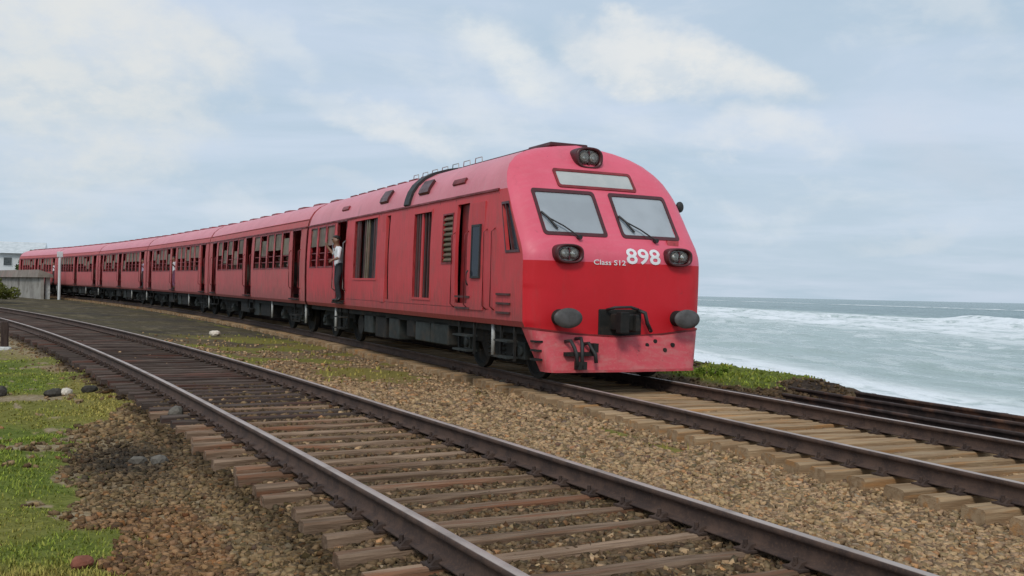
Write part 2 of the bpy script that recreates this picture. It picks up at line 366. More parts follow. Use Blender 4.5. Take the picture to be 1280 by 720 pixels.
def cover(px, py, s1, o1, s2, o2):
    n = fbm(px * .9, py * .9, 31); nf = fbm(px * 3.1, py * 3.1, 41); nb = fbm(px * .35 + 9, py * .35, 51)
    left = -o1
    # gravel shoulder on the field side: wide near the camera, thinning out further up the line
    width = 2.55 - .95 * sstep(s1, 5.0, 9.0) + (n - .5) * 1.0 + (nf - .5) * .6
    grass = sstep(left - width, -.15, .35)
    trail = np.exp(-((s1 - 5.75 - .35 * (left - 3) + (n - .5)) / .22) ** 2) * sstep(left, 2.2, 2.8) + .9 * np.exp(-((s1 - 10.6 + (n - .5)) / .55) ** 2) * sstep(left, 1.6, 2.4)
    bare = np.clip(trail, 0, 1) * .95
    bare = np.maximum(bare, sstep(nf, .60, .70) * .75)
    bare = np.maximum(bare, np.where(left > 0, sstep(s1, 11, 24) * sstep(3.4 - left, 0, 1.4) * .7, 0))
    grass = grass * (1 - bare)
    bare = np.where(o1 > 1.1, bare * .35, bare)
    mid = (o1 > 1.1) & (o2 < -.9)
    # strip between the tracks: clean ballast near, earth with dry grass further on
    earth = np.where(mid, sstep(s2, 12, 30), 0.0)
    g_mid = np.where(mid, sstep(s2, 9, 15) * (1 - sstep(s2, 24, 34)) * sstep(n + .25 * np.exp(-((o2 + 2.6) / .8) ** 2), .52, .66), 0) * .75
    g_mid = np.maximum(g_mid, np.where(mid, sstep(s2, 26, 30) * sstep(nb, .58, .7) * .35, 0))
    weed = np.exp(-((o2 + 1.8) / .22) ** 2) * sstep(n, .46, .58) * sstep(s2, 2.5, 4.5) * .8
    g_mid = np.maximum(g_mid, np.where(mid, weed, 0))
    far_left = sstep(left, 1.6, 3) * sstep(s1, 45, 70) * .5
    sea_green = sstep(o2, 1.9, 2.5) * (1 - sstep(o2, 3.9, 4.3)) * sstep(s2, 7.5, 9.5) * (1 - sstep(s2, 60, 80)) * sstep(n, .32, .45)
    grass = np.clip(np.maximum(np.maximum(grass * (1 - far_left), g_mid), sea_green), 0, 1)
    bed1 = sstep(1.75 - np.abs(o1 + .1), 0, .35); oil = bed1 * (.75 + .25 * sstep(s1, 6, 12))
    oil = np.maximum(oil, .8 * np.exp(-(((s1 - 4.6) / 1.2) ** 2 + ((o1 + 2.2) / .5) ** 2)))
    dark = sstep(o2, 1.5, 2.2) * (1 - sea_green)
    yellow = np.clip(sstep(nb, .42, .6) * .6 + sstep(1.6 - s1, 0, 1.6) * .6 + np.where(mid, .6, 0) + np.where(left > 0, sstep(2.6 - left, 0, .9) * .4, 0), 0, 1) * np.where(o2 > 1.2, .12, 1)
    return grass, oil, dark, earth, yellow, bare
ang = np.unique(np.concatenate([np.arange(-180, 180, 3.0), np.arange(-62, 48, 0.22)])); rad = np.concatenate([[.02, .4, .8, 1.2], 1.6 * 1.0165 ** np.arange(0, 440)])
rad = rad[rad < 1500]
A, R_ = np.meshgrid(np.radians(ang), rad)
gx, gy = (R_ * np.sin(A)).ravel(), (R_ * np.cos(A)).ravel()
gx = np.append(gx, 0); gy = np.append(gy, 0)
gz, s1, o1, s2, o2 = surf(gx, gy)
gr, oil, dark, earth, yel, bare = cover(gx, gy, s1, o1, s2, o2)
na, nr = len(ang), len(rad)
i, j = np.meshgrid(np.arange(nr - 1), np.arange(na), indexing='ij'); jn = (j + 1) % na
quads = np.stack([i * na + j, (i + 1) * na + j, (i + 1) * na + jn, i * na + jn], -1).reshape(-1, 4)[:, ::-1]
tri0 = np.stack([np.full(na, nr * na), np.arange(na), (np.arange(na) + 1) % na, (np.arange(na) + 1) % na], -1)
def ground_mat():
    m, nt, p = base_mat('trackside_ground'); P = nt.new('ShaderNodeNewGeometry').outputs['Position']
    a = nt.new('ShaderNodeAttribute', attribute_name='cov'); b = nt.new('ShaderNodeAttribute', attribute_name='cov2')
    g, o, d = nt.xyz(a.outputs['Color']); e, y, br = nt.xyz(b.outputs['Color'])
    v1 = nt.voronoi(P, 22, 'F1', 'Color'); peb = nt.xyz(v1)[0]; crack = nt.voronoi(P, 22)
    n = nt.noise(P, 1.1, 6, 0.6); nf = nt.noise(P, 9, 6, 0.65); nb = nt.noise(P, 45, 4, 0.6)
    gravel = nt.mix(peb, (0.15, 0.095, 0.05), (0.38, 0.255, 0.14))
    gravel = nt.mix(nt.ramp(n, 0.35, 0.65, 0, 0.5), gravel, (0.20, 0.14, 0.08))
    soil = nt.mix(nt.ramp(nf, 0.35, 0.65), (0.055, 0.046, 0.034), (0.125, 0.104, 0.074))
    c = nt.mix(e, gravel, nt.mix(nt.ramp(nt.noise(nt.mapping(P, (.35, .9, 1)), .5, 6, .65), 0.4, 0.6), soil, nt.mix(0.6, soil, (0.105, 0.084, 0.038))))
    wet = nt.noise(nt.mapping(P, (.5, .22, 1)), 1.1, 8, .7, .4)
    c = nt.mix(nt.math('MULTIPLY', e, nt.ramp(wet, .48, .66, 0, .75)), c, (0.048, 0.042, 0.036))
    c = nt.mix(nt.math('MULTIPLY', e, nt.ramp(wet, .28, .40, .55, 0)), c, (0.22, 0.19, 0.145))
    oilc = nt.mix(peb, (0.020, 0.013, 0.010), (0.070, 0.046, 0.033)); c = nt.mix(o, c, oilc)
    c = nt.mix(nt.math('MULTIPLY', br, nt.math('SUBTRACT', 1.0, o)), c, nt.mix(nt.ramp(nf, .4, .6), (0.26, 0.20, 0.115), (0.36, 0.29, 0.19)))
    green = nt.mix(nt.ramp(nf, 0.35, 0.65), (0.085, 0.115, 0.018), (0.15, 0.175, 0.04))
    straw = nt.mix(nt.ramp(nf, 0.35, 0.65), (0.17, 0.145, 0.035), (0.24, 0.20, 0.06))
    c = nt.mix(nt.ramp(nt.math('ADD', g, nt.math('MULTIPLY', nt.math('SUBTRACT', nb, 0.5), 0.7)), 0.25, 0.75), c, nt.mix(y, green, straw))
    c = nt.mix(d, c, nt.mix(peb, (0.022, 0.017, 0.014), (0.07, 0.05, 0.036)))
    nt.put(p.inputs['Base Color'], c); p.inputs['Roughness'].default_value = 0.95; p.inputs['Specular IOR Level'].default_value = 0.05
    bump(nt, p, nt.math('ADD', nt.math('MULTIPLY', crack, 0.7), nt.math('MULTIPLY', nb, 0.5)), 0.8, 0.03)
    return m
MT['ground'] = ground_mat()
ground = np_mesh('ground', np.stack([gx, gy, gz], -1), np.concatenate([quads]), 'ground', smooth=True,
                 attr={'cov': np.stack([gr, oil, dark], -1), 'cov2': np.stack([earth, yel, bare], -1)})
tag(ground, kind='structure')

# ------------------------------------------------------------------ sea
SEA_Z = -3.0; SN = np.array([.988, .153]); SD = np.array([-.153, .988])
q = np.concatenate([np.arange(-220, 0, 12.0), np.arange(0, 60, .7), np.arange(60, 175, .9), 175 * 1.03 ** np.arange(0, 150)]); q = q[q < 14000]
pp = np.concatenate([-np.geomspace(14000, 60, 40), np.arange(-50, 520, 2.6), np.geomspace(523, 14000, 60)])
Q, Pp = np.meshgrid(q, pp, indexing='ij'); Q, Pp = Q.ravel(), Pp.ravel()
wx, wy = Q * SN[0] + Pp * SD[0], Q * SN[1] + Pp * SD[1]
def crest(q0, amp, w_sea, w_land, seed, lam):
    c = q0 + (fbm(Pp / 60, Pp * 0 + 3, seed) - .5) * 22
    d = Q - c; h = amp * sstep(vnoise(Pp / lam, Pp * 0 + .5, seed + 5), .2, .6)
    return h * np.where(d > 0, np.exp(-(d / w_sea) ** 2), np.exp(-(d / w_land) ** 2))
wz = SEA_Z + crest(140, 1.25, 7, 2.6, 1, 40) + crest(112, .7, 4.5, 1.6, 2, 25) + crest(86, .5, 4, 1.5, 3, 18) + crest(64, .32, 3, 1.2, 4, 15) + crest(40, .22, 2.6, 1.2, 5, 14) + crest(325, 1.0, 10, 4, 6, 60) + crest(205, .5, 9, 4, 8, 50)
wz += (fbm(wx / 5, wy / 5, 61) - .5) * .6 * sstep(Q, 10, 40) * (1 - sstep(Q, 300, 800)) + (fbm(wx / 1.6, wy / 1.6, 62, 3) - .5) * .28 * (1 - sstep(Q, 60, 120))
nq, npp = len(q), len(pp); i, j = np.meshgrid(np.arange(nq - 1), np.arange(npp - 1), indexing='ij')
sq = np.stack([i * npp + j, (i + 1) * npp + j, (i + 1) * npp + j + 1, i * npp + j + 1], -1).reshape(-1, 4)
def sea_mat():
    m, nt, p = base_mat('surf_water'); P = nt.new('ShaderNodeNewGeometry').outputs['Position']
    qq = nt.vmath('DOT_PRODUCT', P, (SN[0], SN[1], 0.0)); ll = nt.vmath('DOT_PRODUCT', P, (SD[0], SD[1], 0.0))
    z = nt.xyz(P)[2]; W = nt.comb(qq, nt.math('MULTIPLY', ll, 0.35), 0.0)
    big = nt.noise(W, 0.055, 5, 0.6); med = nt.noise(W, 0.24, 6, 0.65, 0.6); fin = nt.noise(W, 1.1, 6, 0.65, 0.5)
    qw = nt.math('ADD', qq, nt.math('MULTIPLY', nt.math('SUBTRACT', big, 0.5), 34.0))
    band = nt.math('MULTIPLY', nt.ramp(qw, 58, 84), nt.ramp(qw, 138, 150, 1.0, 0.0))
    inner = nt.math('MULTIPLY', nt.ramp(qw, 30, 75, 0.3, 0.65), nt.ramp(qw, 120, 150, 1.0, 0.0))
    near = nt.ramp(nt.math('ADD', qq, nt.math('MULTIPLY', nt.math('SUBTRACT', med, 0.5), 7.0)), 26.0, 31.5, 1.0, 0.0)
    tex = nt.math('ADD', nt.math('MULTIPLY', med, 0.65), nt.math('MULTIPLY', fin, 0.35))
    f1 = nt.math('MULTIPLY', band, nt.ramp(tex, 0.36, 0.54))
    f2 = nt.math('MULTIPLY', inner, nt.ramp(tex, 0.49, 0.57))
    caps = nt.math('MULTIPLY', nt.ramp(nt.math('ADD', z, nt.math('MULTIPLY', fin, 0.5)), SEA_Z + 0.82, SEA_Z + 1.15), nt.ramp(tex, 0.38, 0.5))
    foam = nt.math('MAXIMUM', nt.math('MAXIMUM', f1, f2), nt.math('MAXIMUM', caps, nt.math('MULTIPLY', near, nt.ramp(tex, 0.3, 0.48))), clamp=True)
    water = nt.mix(nt.ramp(qw, 110, 190), (0.34, 0.43, 0.39), (0.09, 0.19, 0.165))
    water = nt.mix(nt.ramp(med, 0.4, 0.65, 0, 0.5), water, (0.40, 0.47, 0.45))
    water = nt.mix(nt.ramp(qw, 150, 170, 0, 1), water, nt.mix(nt.ramp(med, .4, .6), (0.09, 0.17, 0.165), (0.15, 0.24, 0.23)))
    nt.put(p.inputs['Base Color'], nt.mix(foam, water, (0.86, 0.88, 0.88)))
    nt.put(p.inputs['Roughness'], nt.ramp(foam, 0, 1, 0.22, 0.9)); p.inputs['IOR'].default_value = 1.33
    bump(nt, p, nt.math('ADD', nt.math('MULTIPLY', med, 1.5), nt.math('MULTIPLY', fin, 0.5)), 0.9, 0.8)
    return m
MT['sea'] = sea_mat()
sea = np_mesh('sea', np.stack([wx, wy, wz], -1), sq, 'sea', smooth=True); tag(sea, kind='structure')

# ------------------------------------------------------------------ track materials
def rail_mat():
    m, nt, p = base_mat('rusty_rail'); tcn = nt.new('ShaderNodeTexCoord'); P = tcn.outputs['Object']
    nz = nt.xyz(nt.new('ShaderNodeNewGeometry').outputs['Normal'])[2]
    n = nt.noise(P, 5, 6, 0.65); n2 = nt.noise(P, 60, 3, 0.6)
    rust = nt.mix(nt.ramp(n, 0.35, 0.65), (0.042, 0.024, 0.018), (0.088, 0.050, 0.034))
    rust = nt.mix(nt.ramp(n2, 0.5, 0.7, 0, 0.5), rust, (0.13, 0.070, 0.040))
    a = nt.new('ShaderNodeAttribute', attribute_name='head'); h = nt.math('MULTIPLY', nt.xyz(a.outputs['Color'])[0], nt.ramp(nz, 0.75, 0.97))
    h = nt.math('MULTIPLY', h, nt.ramp(nt.noise(P, 2.0, 5, 0.6), 0.25, 0.6, 0.5, 1.0))
    nt.put(p.inputs['Base Color'], nt.mix(h, rust, (0.46, 0.37, 0.32))); nt.put(p.inputs['Metallic'], nt.math('MULTIPLY', h, 0.3))
    nt.put(p.inputs['Roughness'], nt.ramp(h, 0, 1, 0.85, 0.5)); bump(nt, p, n2, 0.25, 0.004)
    return m
MT['rail'] = rail_mat()
MT['old_rail'] = pmat('old_rusted_rail', (0.060, 0.040, 0.034), (0.035, 0.025, 0.022), 6, 0.85, bmp=0.3, c3=(0.13, 0.065, 0.04), s3=2.0, spec=0.2)
MT['chair'] = pmat('rail_fastening', (0.05, 0.034, 0.028), (0.085, 0.055, 0.042), 8, 0.8, bmp=0.3, spec=0.2)
MT['sleeper_near'] = pmat('weathered_brown_sleeper', (0.29, 0.195, 0.13), (0.15, 0.095, 0.06), 3.0, 0.9, stretch=(0.5, 6, 6), bmp=0.5, bscale=14, c3=(0.24, 0.11, 0.06), s3=1.3, spec=0.15, randval=0.22)
MT['sleeper_oily'] = pmat('oil_darkened_sleeper', (0.115, 0.088, 0.072), (0.07, 0.05, 0.042), 3.0, 0.9, stretch=(0.5, 6, 6), bmp=0.5, bscale=14, c3=(0.12, 0.055, 0.04), s3=1.3, spec=0.1, randval=0.3)
MT['sleeper_tan'] = pmat('weathered_tan_sleeper', (0.40, 0.28, 0.165), (0.28, 0.18, 0.10), 3.0, 0.9, stretch=(0.5, 6, 6), bmp=0.5, bscale=14, c3=(0.42, 0.22, 0.09), s3=1.5, spec=0.15, randval=0.15)
HEAD = [(-.016, -.058), (-.034, -.048), (-.040, -.034), (-.040, -.008), (-.030, 0.0), (.030, 0.0), (.040, -.008), (.040, -.034), (.034, -.048), (.016, -.058)]
PROF = HEAD + [(.011, -.070), (.010, -.150), (.022, -.166), (.078, -.178), (.080, -.192), (-.080, -.192), (-.078, -.178), (-.022, -.166), (-.010, -.150), (-.011, -.070)]
PROF = [(x_, z_ * .86) for x_, z_ in PROF]
def rail(line, off, q0, q1, parent, dz=0.0, wob=0.0, name='rail', mat='rail'):
    ss = np.concatenate([np.arange(q0, min(q1, 40), 0.5), np.arange(max(q0, 40), q1, 2.0)]) if q1 > 40 else np.arange(q0, q1, 0.5)
    w = wob * (fbm(ss * .4, ss * 0 + off, 5) - .5)
    x, y, th = line.at(ss, off + w); z = line.z(ss) + dz
    n = len(PROF); V = np.empty((len(ss), n, 3))
    for k, (a, b) in enumerate(PROF): V[:, k] = np.stack([x + a * np.cos(th), y + a * np.sin(th), z + b], -1)
    i, j = np.meshgrid(np.arange(len(ss) - 1), np.arange(n), indexing='ij'); jn = (j + 1) % n
    F = np.stack([i * n + j, (i + 1) * n + j, (i + 1) * n + jn, i * n + jn], -1).reshape(-1, 4)
    hd = np.zeros((len(ss) * n, 3)); hd[:, 0] = np.tile([1.0 if b > -.004 else 0.0 for a, b in PROF], len(ss))
    ends = np.array([[0, 3, 6, 9], [11, 12, 17, 18]]); F = np.concatenate([F, ends[:, ::-1], ends + (len(ss) - 1) * n])
    return np_mesh(name, V.reshape(-1, 3), F, mat, parent, attr={'head': hd})
def sleeper_mesh(name, hl, w, t, seed, mat):
    r = random.Random(seed); mb = MB(); n = 9; rings = []
    for k in range(n):
        x = -hl + 2 * hl * k / (n - 1); e = lambda a: a + r.uniform(-.007, .007)
        c = .012 if 0 < k < n - 1 else .022
        rings.append([(x + r.uniform(-.02, .02) * (k in (0, n - 1)), e(-w / 2), -t), (x, e(-w / 2), e(-c)), (x, e(-w / 2 + c), e(0)), (x, e(-w * .1), e(.002)), (x, e(w * .15), e(-.004)), (x, e(w / 2 - c), e(0)), (x, e(w / 2), e(-c)), (x, e(w / 2), -t)])
    mb.loft(rings)
    o = mb.build(name, mat); me = o.data; bpy.data.objects.remove(o); return me
def chair_mesh():
    mb = MB(); mb.box(-.15, .15, -.075, .075, 0, .014)
    for sgn in (-1, 1):
        mb.hexa([(sgn * .062, -.045, .012), (sgn * .135, -.045, .012), (sgn * .135, .045, .012), (sgn * .062, .045, .012), (sgn * .058, -.04, .05), (sgn * .10, -.04, .044), (sgn * .10, .04, .044), (sgn * .058, .04, .05)])
        mb.lathe_x((sgn * .118, 0, .03), [(.001, -.012), (.014, -.012), (.014, .012), (.001, .012)], 6)
        mb.tube([(sgn * .112, 0, .012), (sgn * .112, 0, .075)], .016, 6)
    o = mb.build('rail_chair', 'chair'); me = o.data; bpy.data.objects.remove(o); return me
CHAIR = chair_mesh()
def track(name, label, line, hl, w, t, mat, q0, qn, qfar, step, qchair, dzs, seed):
    root = empty(name, (0, 0, 0), 0, label, 'railway track', 'running lines by the sea')
    for sgn in (-1, 1): rail(line, sgn * GAUGE2, q0, qfar, root)
    meshes = [sleeper_mesh('sleeper', hl, w, t, seed + k, mat) for k in range(6)]
    dark = [m.copy() for m in meshes] if mat == 'sleeper_near' else None
    for m in dark or []: m.materials.clear(); m.materials.append(MT['sleeper_oily'])
    r = random.Random(seed); q = q0 + .2; bulk = MB()
    while q < qfar:
        jx, ja, js = r.uniform(-.06, .06), r.uniform(-.02, .02), r.uniform(-.02, .02)
        x, y, th = line.at(q + js, jx); z = float(line.z(q)) - .1795 + r.uniform(-.008, .002)
        if q < qn:
            o = bpy.data.objects.new('sleeper', r.choice(dark if dark and r.uniform(4.5, 9.5) < q else meshes)); link(o, root)
            o.location = (x, y, z); o.rotation_euler = (0, 0, th + ja)
            if q < qchair:
                for sgn in (-1, 1):
                    c = bpy.data.objects.new('rail_chair', CHAIR); link(c, o); c.location = (sgn * GAUGE2 - jx, 0, .0005); c.rotation_euler = (0, 0, -ja)
        else:
            c, s_ = math.cos(th + ja), math.sin(th + ja)
            bulk.hexa([(x + a * c - b * s_, y + a * s_ + b * c, z + d) for d in (-t, 0) for a, b in ((-hl, -w / 2), (hl, -w / 2), (hl, w / 2), (-hl, w / 2))])
        q += step
    o = bulk.build('far_sleepers', 'sleeper_oily' if dark else mat, root); tag(o, kind='stuff')
    return root
track('railway_track', 'empty rusty railway track on dark brown sleepers curving past the green grass', T1, 1.50, .135, .17, 'sleeper_near', -7.5, 62, 150, .462, 24, 0, 100)
track('railway_track', 'railway track with pale tan sleepers that carries the red train', T2, 1.42, .235, .17, 'sleeper_tan', -8, 46, 150, .437, 14, 0, 200)

# old rails and timbers laid along the sea bank
rr = random.Random(5)
words = ['first beside the running line', 'second from the running line', 'third from the running line', 'fourth, along the sea edge']
for k, (off, a, b, dzv) in enumerate([(1.85, -4.5, 9.2, -.13), (2.35, -6, 8.2, -.11), (2.9, -5, 8.8, -.07), (3.4, -6, 7.6, -.05)]):
    o = rail(T2, off, a, b, None, dz=dzv, wob=.25, name='discarded_rail', mat='old_rail')
    tag(o, 'long dark rusted rail lying on the bank, ' + words[k], 'rail', 'discarded rails on the sea bank')
for k, (off, a, L, ang_) in enumerate([(2.65, 1.0, 2.6, .05), (3.2, 4.2, 2.7, -.04), (3.8, 2.0, 2.6, .10)]):
    x, y, th = T2.at(a, off); z = surf(np.array([x]), np.array([y]))[0][0]
    o = bpy.data.objects.new('old_timber', sleeper_mesh('old_timber', L / 2, .22, .15, 70 + k, 'sleeper_near')); link(o)
    o.location = (x, y, z + .09); o.rotation_euler = (0.02, 0, th + math.pi / 2 + ang_)
    tag(o, ['old brown timber lying between the discarded rails', 'old brown timber lying further up the bank towards the green plants', 'old brown timber lying askew at the sea edge of the bank'][k], 'timber')

# ------------------------------------------------------------------ ballast stones
ICO = None
def ico():
    bm = bmesh.new(); bmesh.ops.create_icosphere(bm, subdivisions=1, radius=1.0)
    v = np.array([x.co[:] for x in bm.verts]); f = np.array([[x.index for x in q.verts] for q in bm.faces]); bm.free(); return v, f
IV, IF = ico()
CUBEV = np.array([(x, y, z) for x in (-1, 1) for y in (-1, 1) for z in (-1, 1)], float) * .62
CF = np.array([(0, 1, 3), (0, 3, 2), (4, 6, 7), (4, 7, 5), (0, 4, 5), (0, 5, 1), (2, 3, 7), (2, 7, 6), (0, 2, 6), (0, 6, 4), (1, 5, 7), (1, 7, 3)])
def scatter(name, px, py, pz, size, colr, label, sink=.25, shape=None):
    V0, F0 = shape or (IV, IF); n = len(px); k = len(V0)
    v = np.repeat(V0[None], n, 0) * rng.uniform(.55, 1.30, (n, k, 1))
    v *= size[:, None, None] * rng.uniform(.6, 1.25, (n, 1, 3)) * np.array([1, 1, .72])
    a = rng.uniform(0, 6.28, n); b = rng.uniform(-.7, .7, n)
    y2 = v[..., 1] * np.cos(b)[:, None] - v[..., 2] * np.sin(b)[:, None]; z2 = v[..., 1] * np.sin(b)[:, None] + v[..., 2] * np.cos(b)[:, None]
    x3 = v[..., 0] * np.cos(a)[:, None] - y2 * np.sin(a)[:, None]; y3 = v[..., 0] * np.sin(a)[:, None] + y2 * np.cos(a)[:, None]
    V = np.stack([x3 + px[:, None], y3 + py[:, None], z2 + (pz + size * sink)[:, None]], -1).reshape(-1, 3)
    F = (F0[None] + (np.arange(n) * k)[:, None, None]).reshape(-1, 3)
    o = np_mesh(name, V, F, 'stone', attr={'tone': np.repeat(colr, k, 0)}); tag(o, label, 'gravel', kind='stuff'); return o
def tone_mat(name, rough=.9, bs=60, bst=.4, trans=0.0):
    m, nt, p = base_mat(name); a = nt.new('ShaderNodeAttribute', attribute_name='tone'); P = nt.new('ShaderNodeTexCoord').outputs['Object']
    n = nt.noise(P, bs, 4, .6); nt.put(p.inputs['Base Color'], nt.mix(nt.ramp(n, .3, .7, 0, .45), a.outputs['Color'], nt.mix(1.0, a.outputs['Color'], (.55, .52, .5), 'MULTIPLY')))
    p.inputs['Roughness'].default_value = rough; p.inputs['Specular IOR Level'].default_value = .08
    if bst: bump(nt, p, n, bst, .01)
    return m
MT['stone'] = tone_mat('ballast_stone'); MT['blade'] = tone_mat('grass_blade', .7, 9, 0)
def stones(n, dmax, near, szl, szh, a0=-33, a1=33):
    d = near * (dmax / near) ** rng.uniform(0, 1, n); a = np.radians(rng.uniform(a0, a1, n))
    px, py = d * np.sin(a), d * np.cos(a); pz, s1, o1, s2, o2 = surf(px, py)
    g, oil, dk, ea, ye, br = cover(px, py, s1, o1, s2, o2)
    keep = (g < .35 + rng.uniform(0, .3, n)) & (ea < rng.uniform(.2, 1.0, n)) & (o2 < 3.9) & (s1 > -8)
    # sleepers stay clear between the rails of the far line, stones lie in the cribs
    keep &= ~((-o1 > 1.9) & (rng.uniform(0, 1, n) < br)) & ~((-o1 > 2.2) & (s1 > 7) & (rng.uniform(0, 1, n) < .8))
    keep &= ~((np.abs(o1) < 1.25) & (rng.uniform(0, 1, n) < .12 + .60 * sstep(s1, 5, 11)))
    px, py, pz, oil, dk, o1, o2, s1, s2, d = [q[keep] for q in (px, py, pz, oil, dk, o1, o2, s1, s2, d)]
    sz = rng.uniform(szl, szh, len(px)) * np.clip(d / 9, 1, 2.2) ** .7
    c = np.array([.43, .285, .158]) * rng.uniform(.4, 1.35, (len(px), 1)) + rng.normal(0, .006, (len(px), 3))
    pick = rng.uniform(0, 1, (len(px), 1)); c = np.where(pick > .93, c * np.array([1.05, .85, .72]), c); c = np.where(pick < .06, c * np.array([.8, .88, 1.0]), c)
    left = ((-o1) > 1.45)[:, None]; c = np.where(left, c * np.array([.64, .64, .60]), c)
    red = (left[:, 0] & (s1 < 2.2) & (-o1 > 2.0))[:, None]; c = np.where(red, c * np.array([1.0, .86, .82]), c)
    inner = (oil * (rng.uniform(0, 1, len(px)) < .93))[:, None]; c = c * (1 - inner * .78)
    mud = .62 * np.exp(-(((s1 - 4.6) / 1.3) ** 2 + ((o1 + 2.15) / .55) ** 2)); c = c * (1 - mud[:, None]) + np.array([.05, .05, .05]) * mud[:, None] * .6
    c = np.where((dk > .5)[:, None], c * .28, c)
    return px, py, pz, sz, np.clip(c, .01, .7)
a = stones(105000, 17, 4.6, .016, .041); scatter('ballast_gravel', *a, 'brown crushed stone ballast around the two tracks', shape=(CUBEV, CF))
a = stones(26000, 42, 15, .016, .030); scatter('ballast_gravel', *a, 'coarse brown ballast further along the two tracks', shape=(CUBEV, CF))
# a few big stones one can pick out
rocks = [(-3.51, 9.84, .09, 'dark grey lump of stone at the edge of the ballast near the trail', .16), (-3.78, 9.98, .07, 'flat dark stone next to the grey lump by the ballast', .14), (-3.2, 10.2, .08, 'grey broken stone beside the sleeper ends of the empty track', .17),
         (-7.2, 15.4, .12, 'dark stone on the bare earth strip in the grass', .07), (-6.75, 15.7, .10, 'black stone on the bare strip nearest the empty track', .06), (-8.0, 15.3, .13, 'dark stone pair end out on the grassy side of the bare strip', .07),
         (-7.03, 15.5, .10, 'white stone on the bare earth strip in the grass', .75), (-2.75, 6.35, .07, 'reddish broken brick in the grass by the ballast edge', .2), (-9.5, 31.3, .17, 'white boulder on grey earth between the two tracks', .82),
         (-.1, 17.2, .14, 'dark clod of earth by the sleeper ends in front of the red train', .08), (.15, 17.1, .10, 'small dark clod beside the bigger clod at the sleeper ends', .08), (-4.3, 12.6, .12, 'brown stone in dry grass beside the sleeper ends', .16)]
for k, (x, y, r_, lab, tone) in enumerate(rocks):
    rk = random.Random(k); bm = bmesh.new(); bmesh.ops.create_icosphere(bm, subdivisions=2, radius=1)
    for v in bm.verts:
        v.co *= 1 + rk.uniform(-.10, .10) + .22 * math.sin(v.co.x * 2.1 + k) * math.cos(v.co.y * 2.7 + k * 2)
        v.co = Vector((v.co.x * r_ * 1.25, v.co.y * r_ * .95, v.co.z * r_ * .68))
    me = bpy.data.meshes.new('loose_stone'); bm.to_mesh(me); bm.free()
    cc = (tone, tone * .88, tone * .72) if k != 7 else (.30, .11, .07)
    mname = 'loose_stone_%d' % int(tone * 100 + (k == 7)); MT.setdefault(mname, pmat(mname, cc, tuple(q * .7 for q in cc), 14, .9, bmp=.4, bscale=30, spec=.2))
    me.materials.append(MT[mname]); o = bpy.data.objects.new('loose_stone', me); link(o)
    z = surf(np.array([x]), np.array([y]))[0][0]; o.location = (x, y, z + r_ * .42); o.rotation_euler = (0, 0, rk.uniform(0, 6)); tag(o, lab, 'stone', 'loose stones by the tracks')

# ------------------------------------------------------------------ grass
def blades(n, dmin, dmax, hl, hh, a0, a1, region, name, label, wd=.006):
    d = dmin * (dmax / dmin) ** rng.uniform(0, 1, n); a = np.radians(rng.uniform(a0, a1, n))
    px, py = d * np.sin(a), d * np.cos(a); pz, s1, o1, s2, o2 = surf(px, py); g, oil, dk, ea, ye, br = cover(px, py, s1, o1, s2, o2)
    keep = region(s1, o1, s2, o2) & (g > rng.uniform(.25, .9, n)) & (vnoise(px * 2.2, py * 2.2, 91) > rng.uniform(.0, .55, n))
    px, py, pz, ye, d = [q[keep] for q in (px, py, pz, ye, d)]; n = len(px)
    h = rng.uniform(hl, hh, n) * (.55 + .9 * vnoise(px * 1.4, py * 1.4, 17)); w = wd * np.clip(d / 8, 1, 3)
    az = rng.uniform(0, 6.28, n); lean = rng.uniform(.1, .9, n) * h; bx, by = np.cos(az), np.sin(az)
    base = np.stack([px, py, pz - .01], -1); side = np.stack([-by, bx, 0 * bx], -1) * w[:, None]
    mid = base + np.stack([bx * lean * .35, by * lean * .35, h * .6], -1); tip = base + np.stack([bx * lean, by * lean, h], -1)
    V = np.stack([base - side, base + side, mid + side * .7, mid - side * .7, tip], 1).reshape(-1, 3)
    F0 = np.array([(0, 1, 2), (0, 2, 3), (3, 2, 4)]); F = (F0[None] + (np.arange(n) * 5)[:, None, None]).reshape(-1, 3)
    green = np.array([.24, .295, .045]); straw = np.array([.38, .31, .085])
    t = np.clip(ye + rng.normal(0, .22, n), 0, 1)[:, None]; c = (green * (1 - t) + straw * t) * rng.uniform(.65, 1.35, (n, 1))
    o = np_mesh(name, V, F, 'blade', attr={'tone': np.repeat(np.clip(c, .005, .6), 5, 0)}); tag(o, label, 'grass', kind='stuff'); return o
blades(130000, 5.0, 32, .015, .042, -34, -6, lambda s1, o1, s2, o2: (o1 < -1.3), 'short_grass', 'short green and straw grass on the field beside the empty track')
blades(16000, 8, 42, .03, .09, -24, 22, lambda s1, o1, s2, o2: (o1 > 1.3) & (o2 < -1.0), 'dry_grass', 'sparse dry grass on the strip between the two tracks', .008)
blades(34000, 13, 40, .03, .065, 2, 24, lambda s1, o1, s2, o2: (o2 > 1.6), 'bank_grass', 'bright green grass on the sea bank beside the red train', .008)

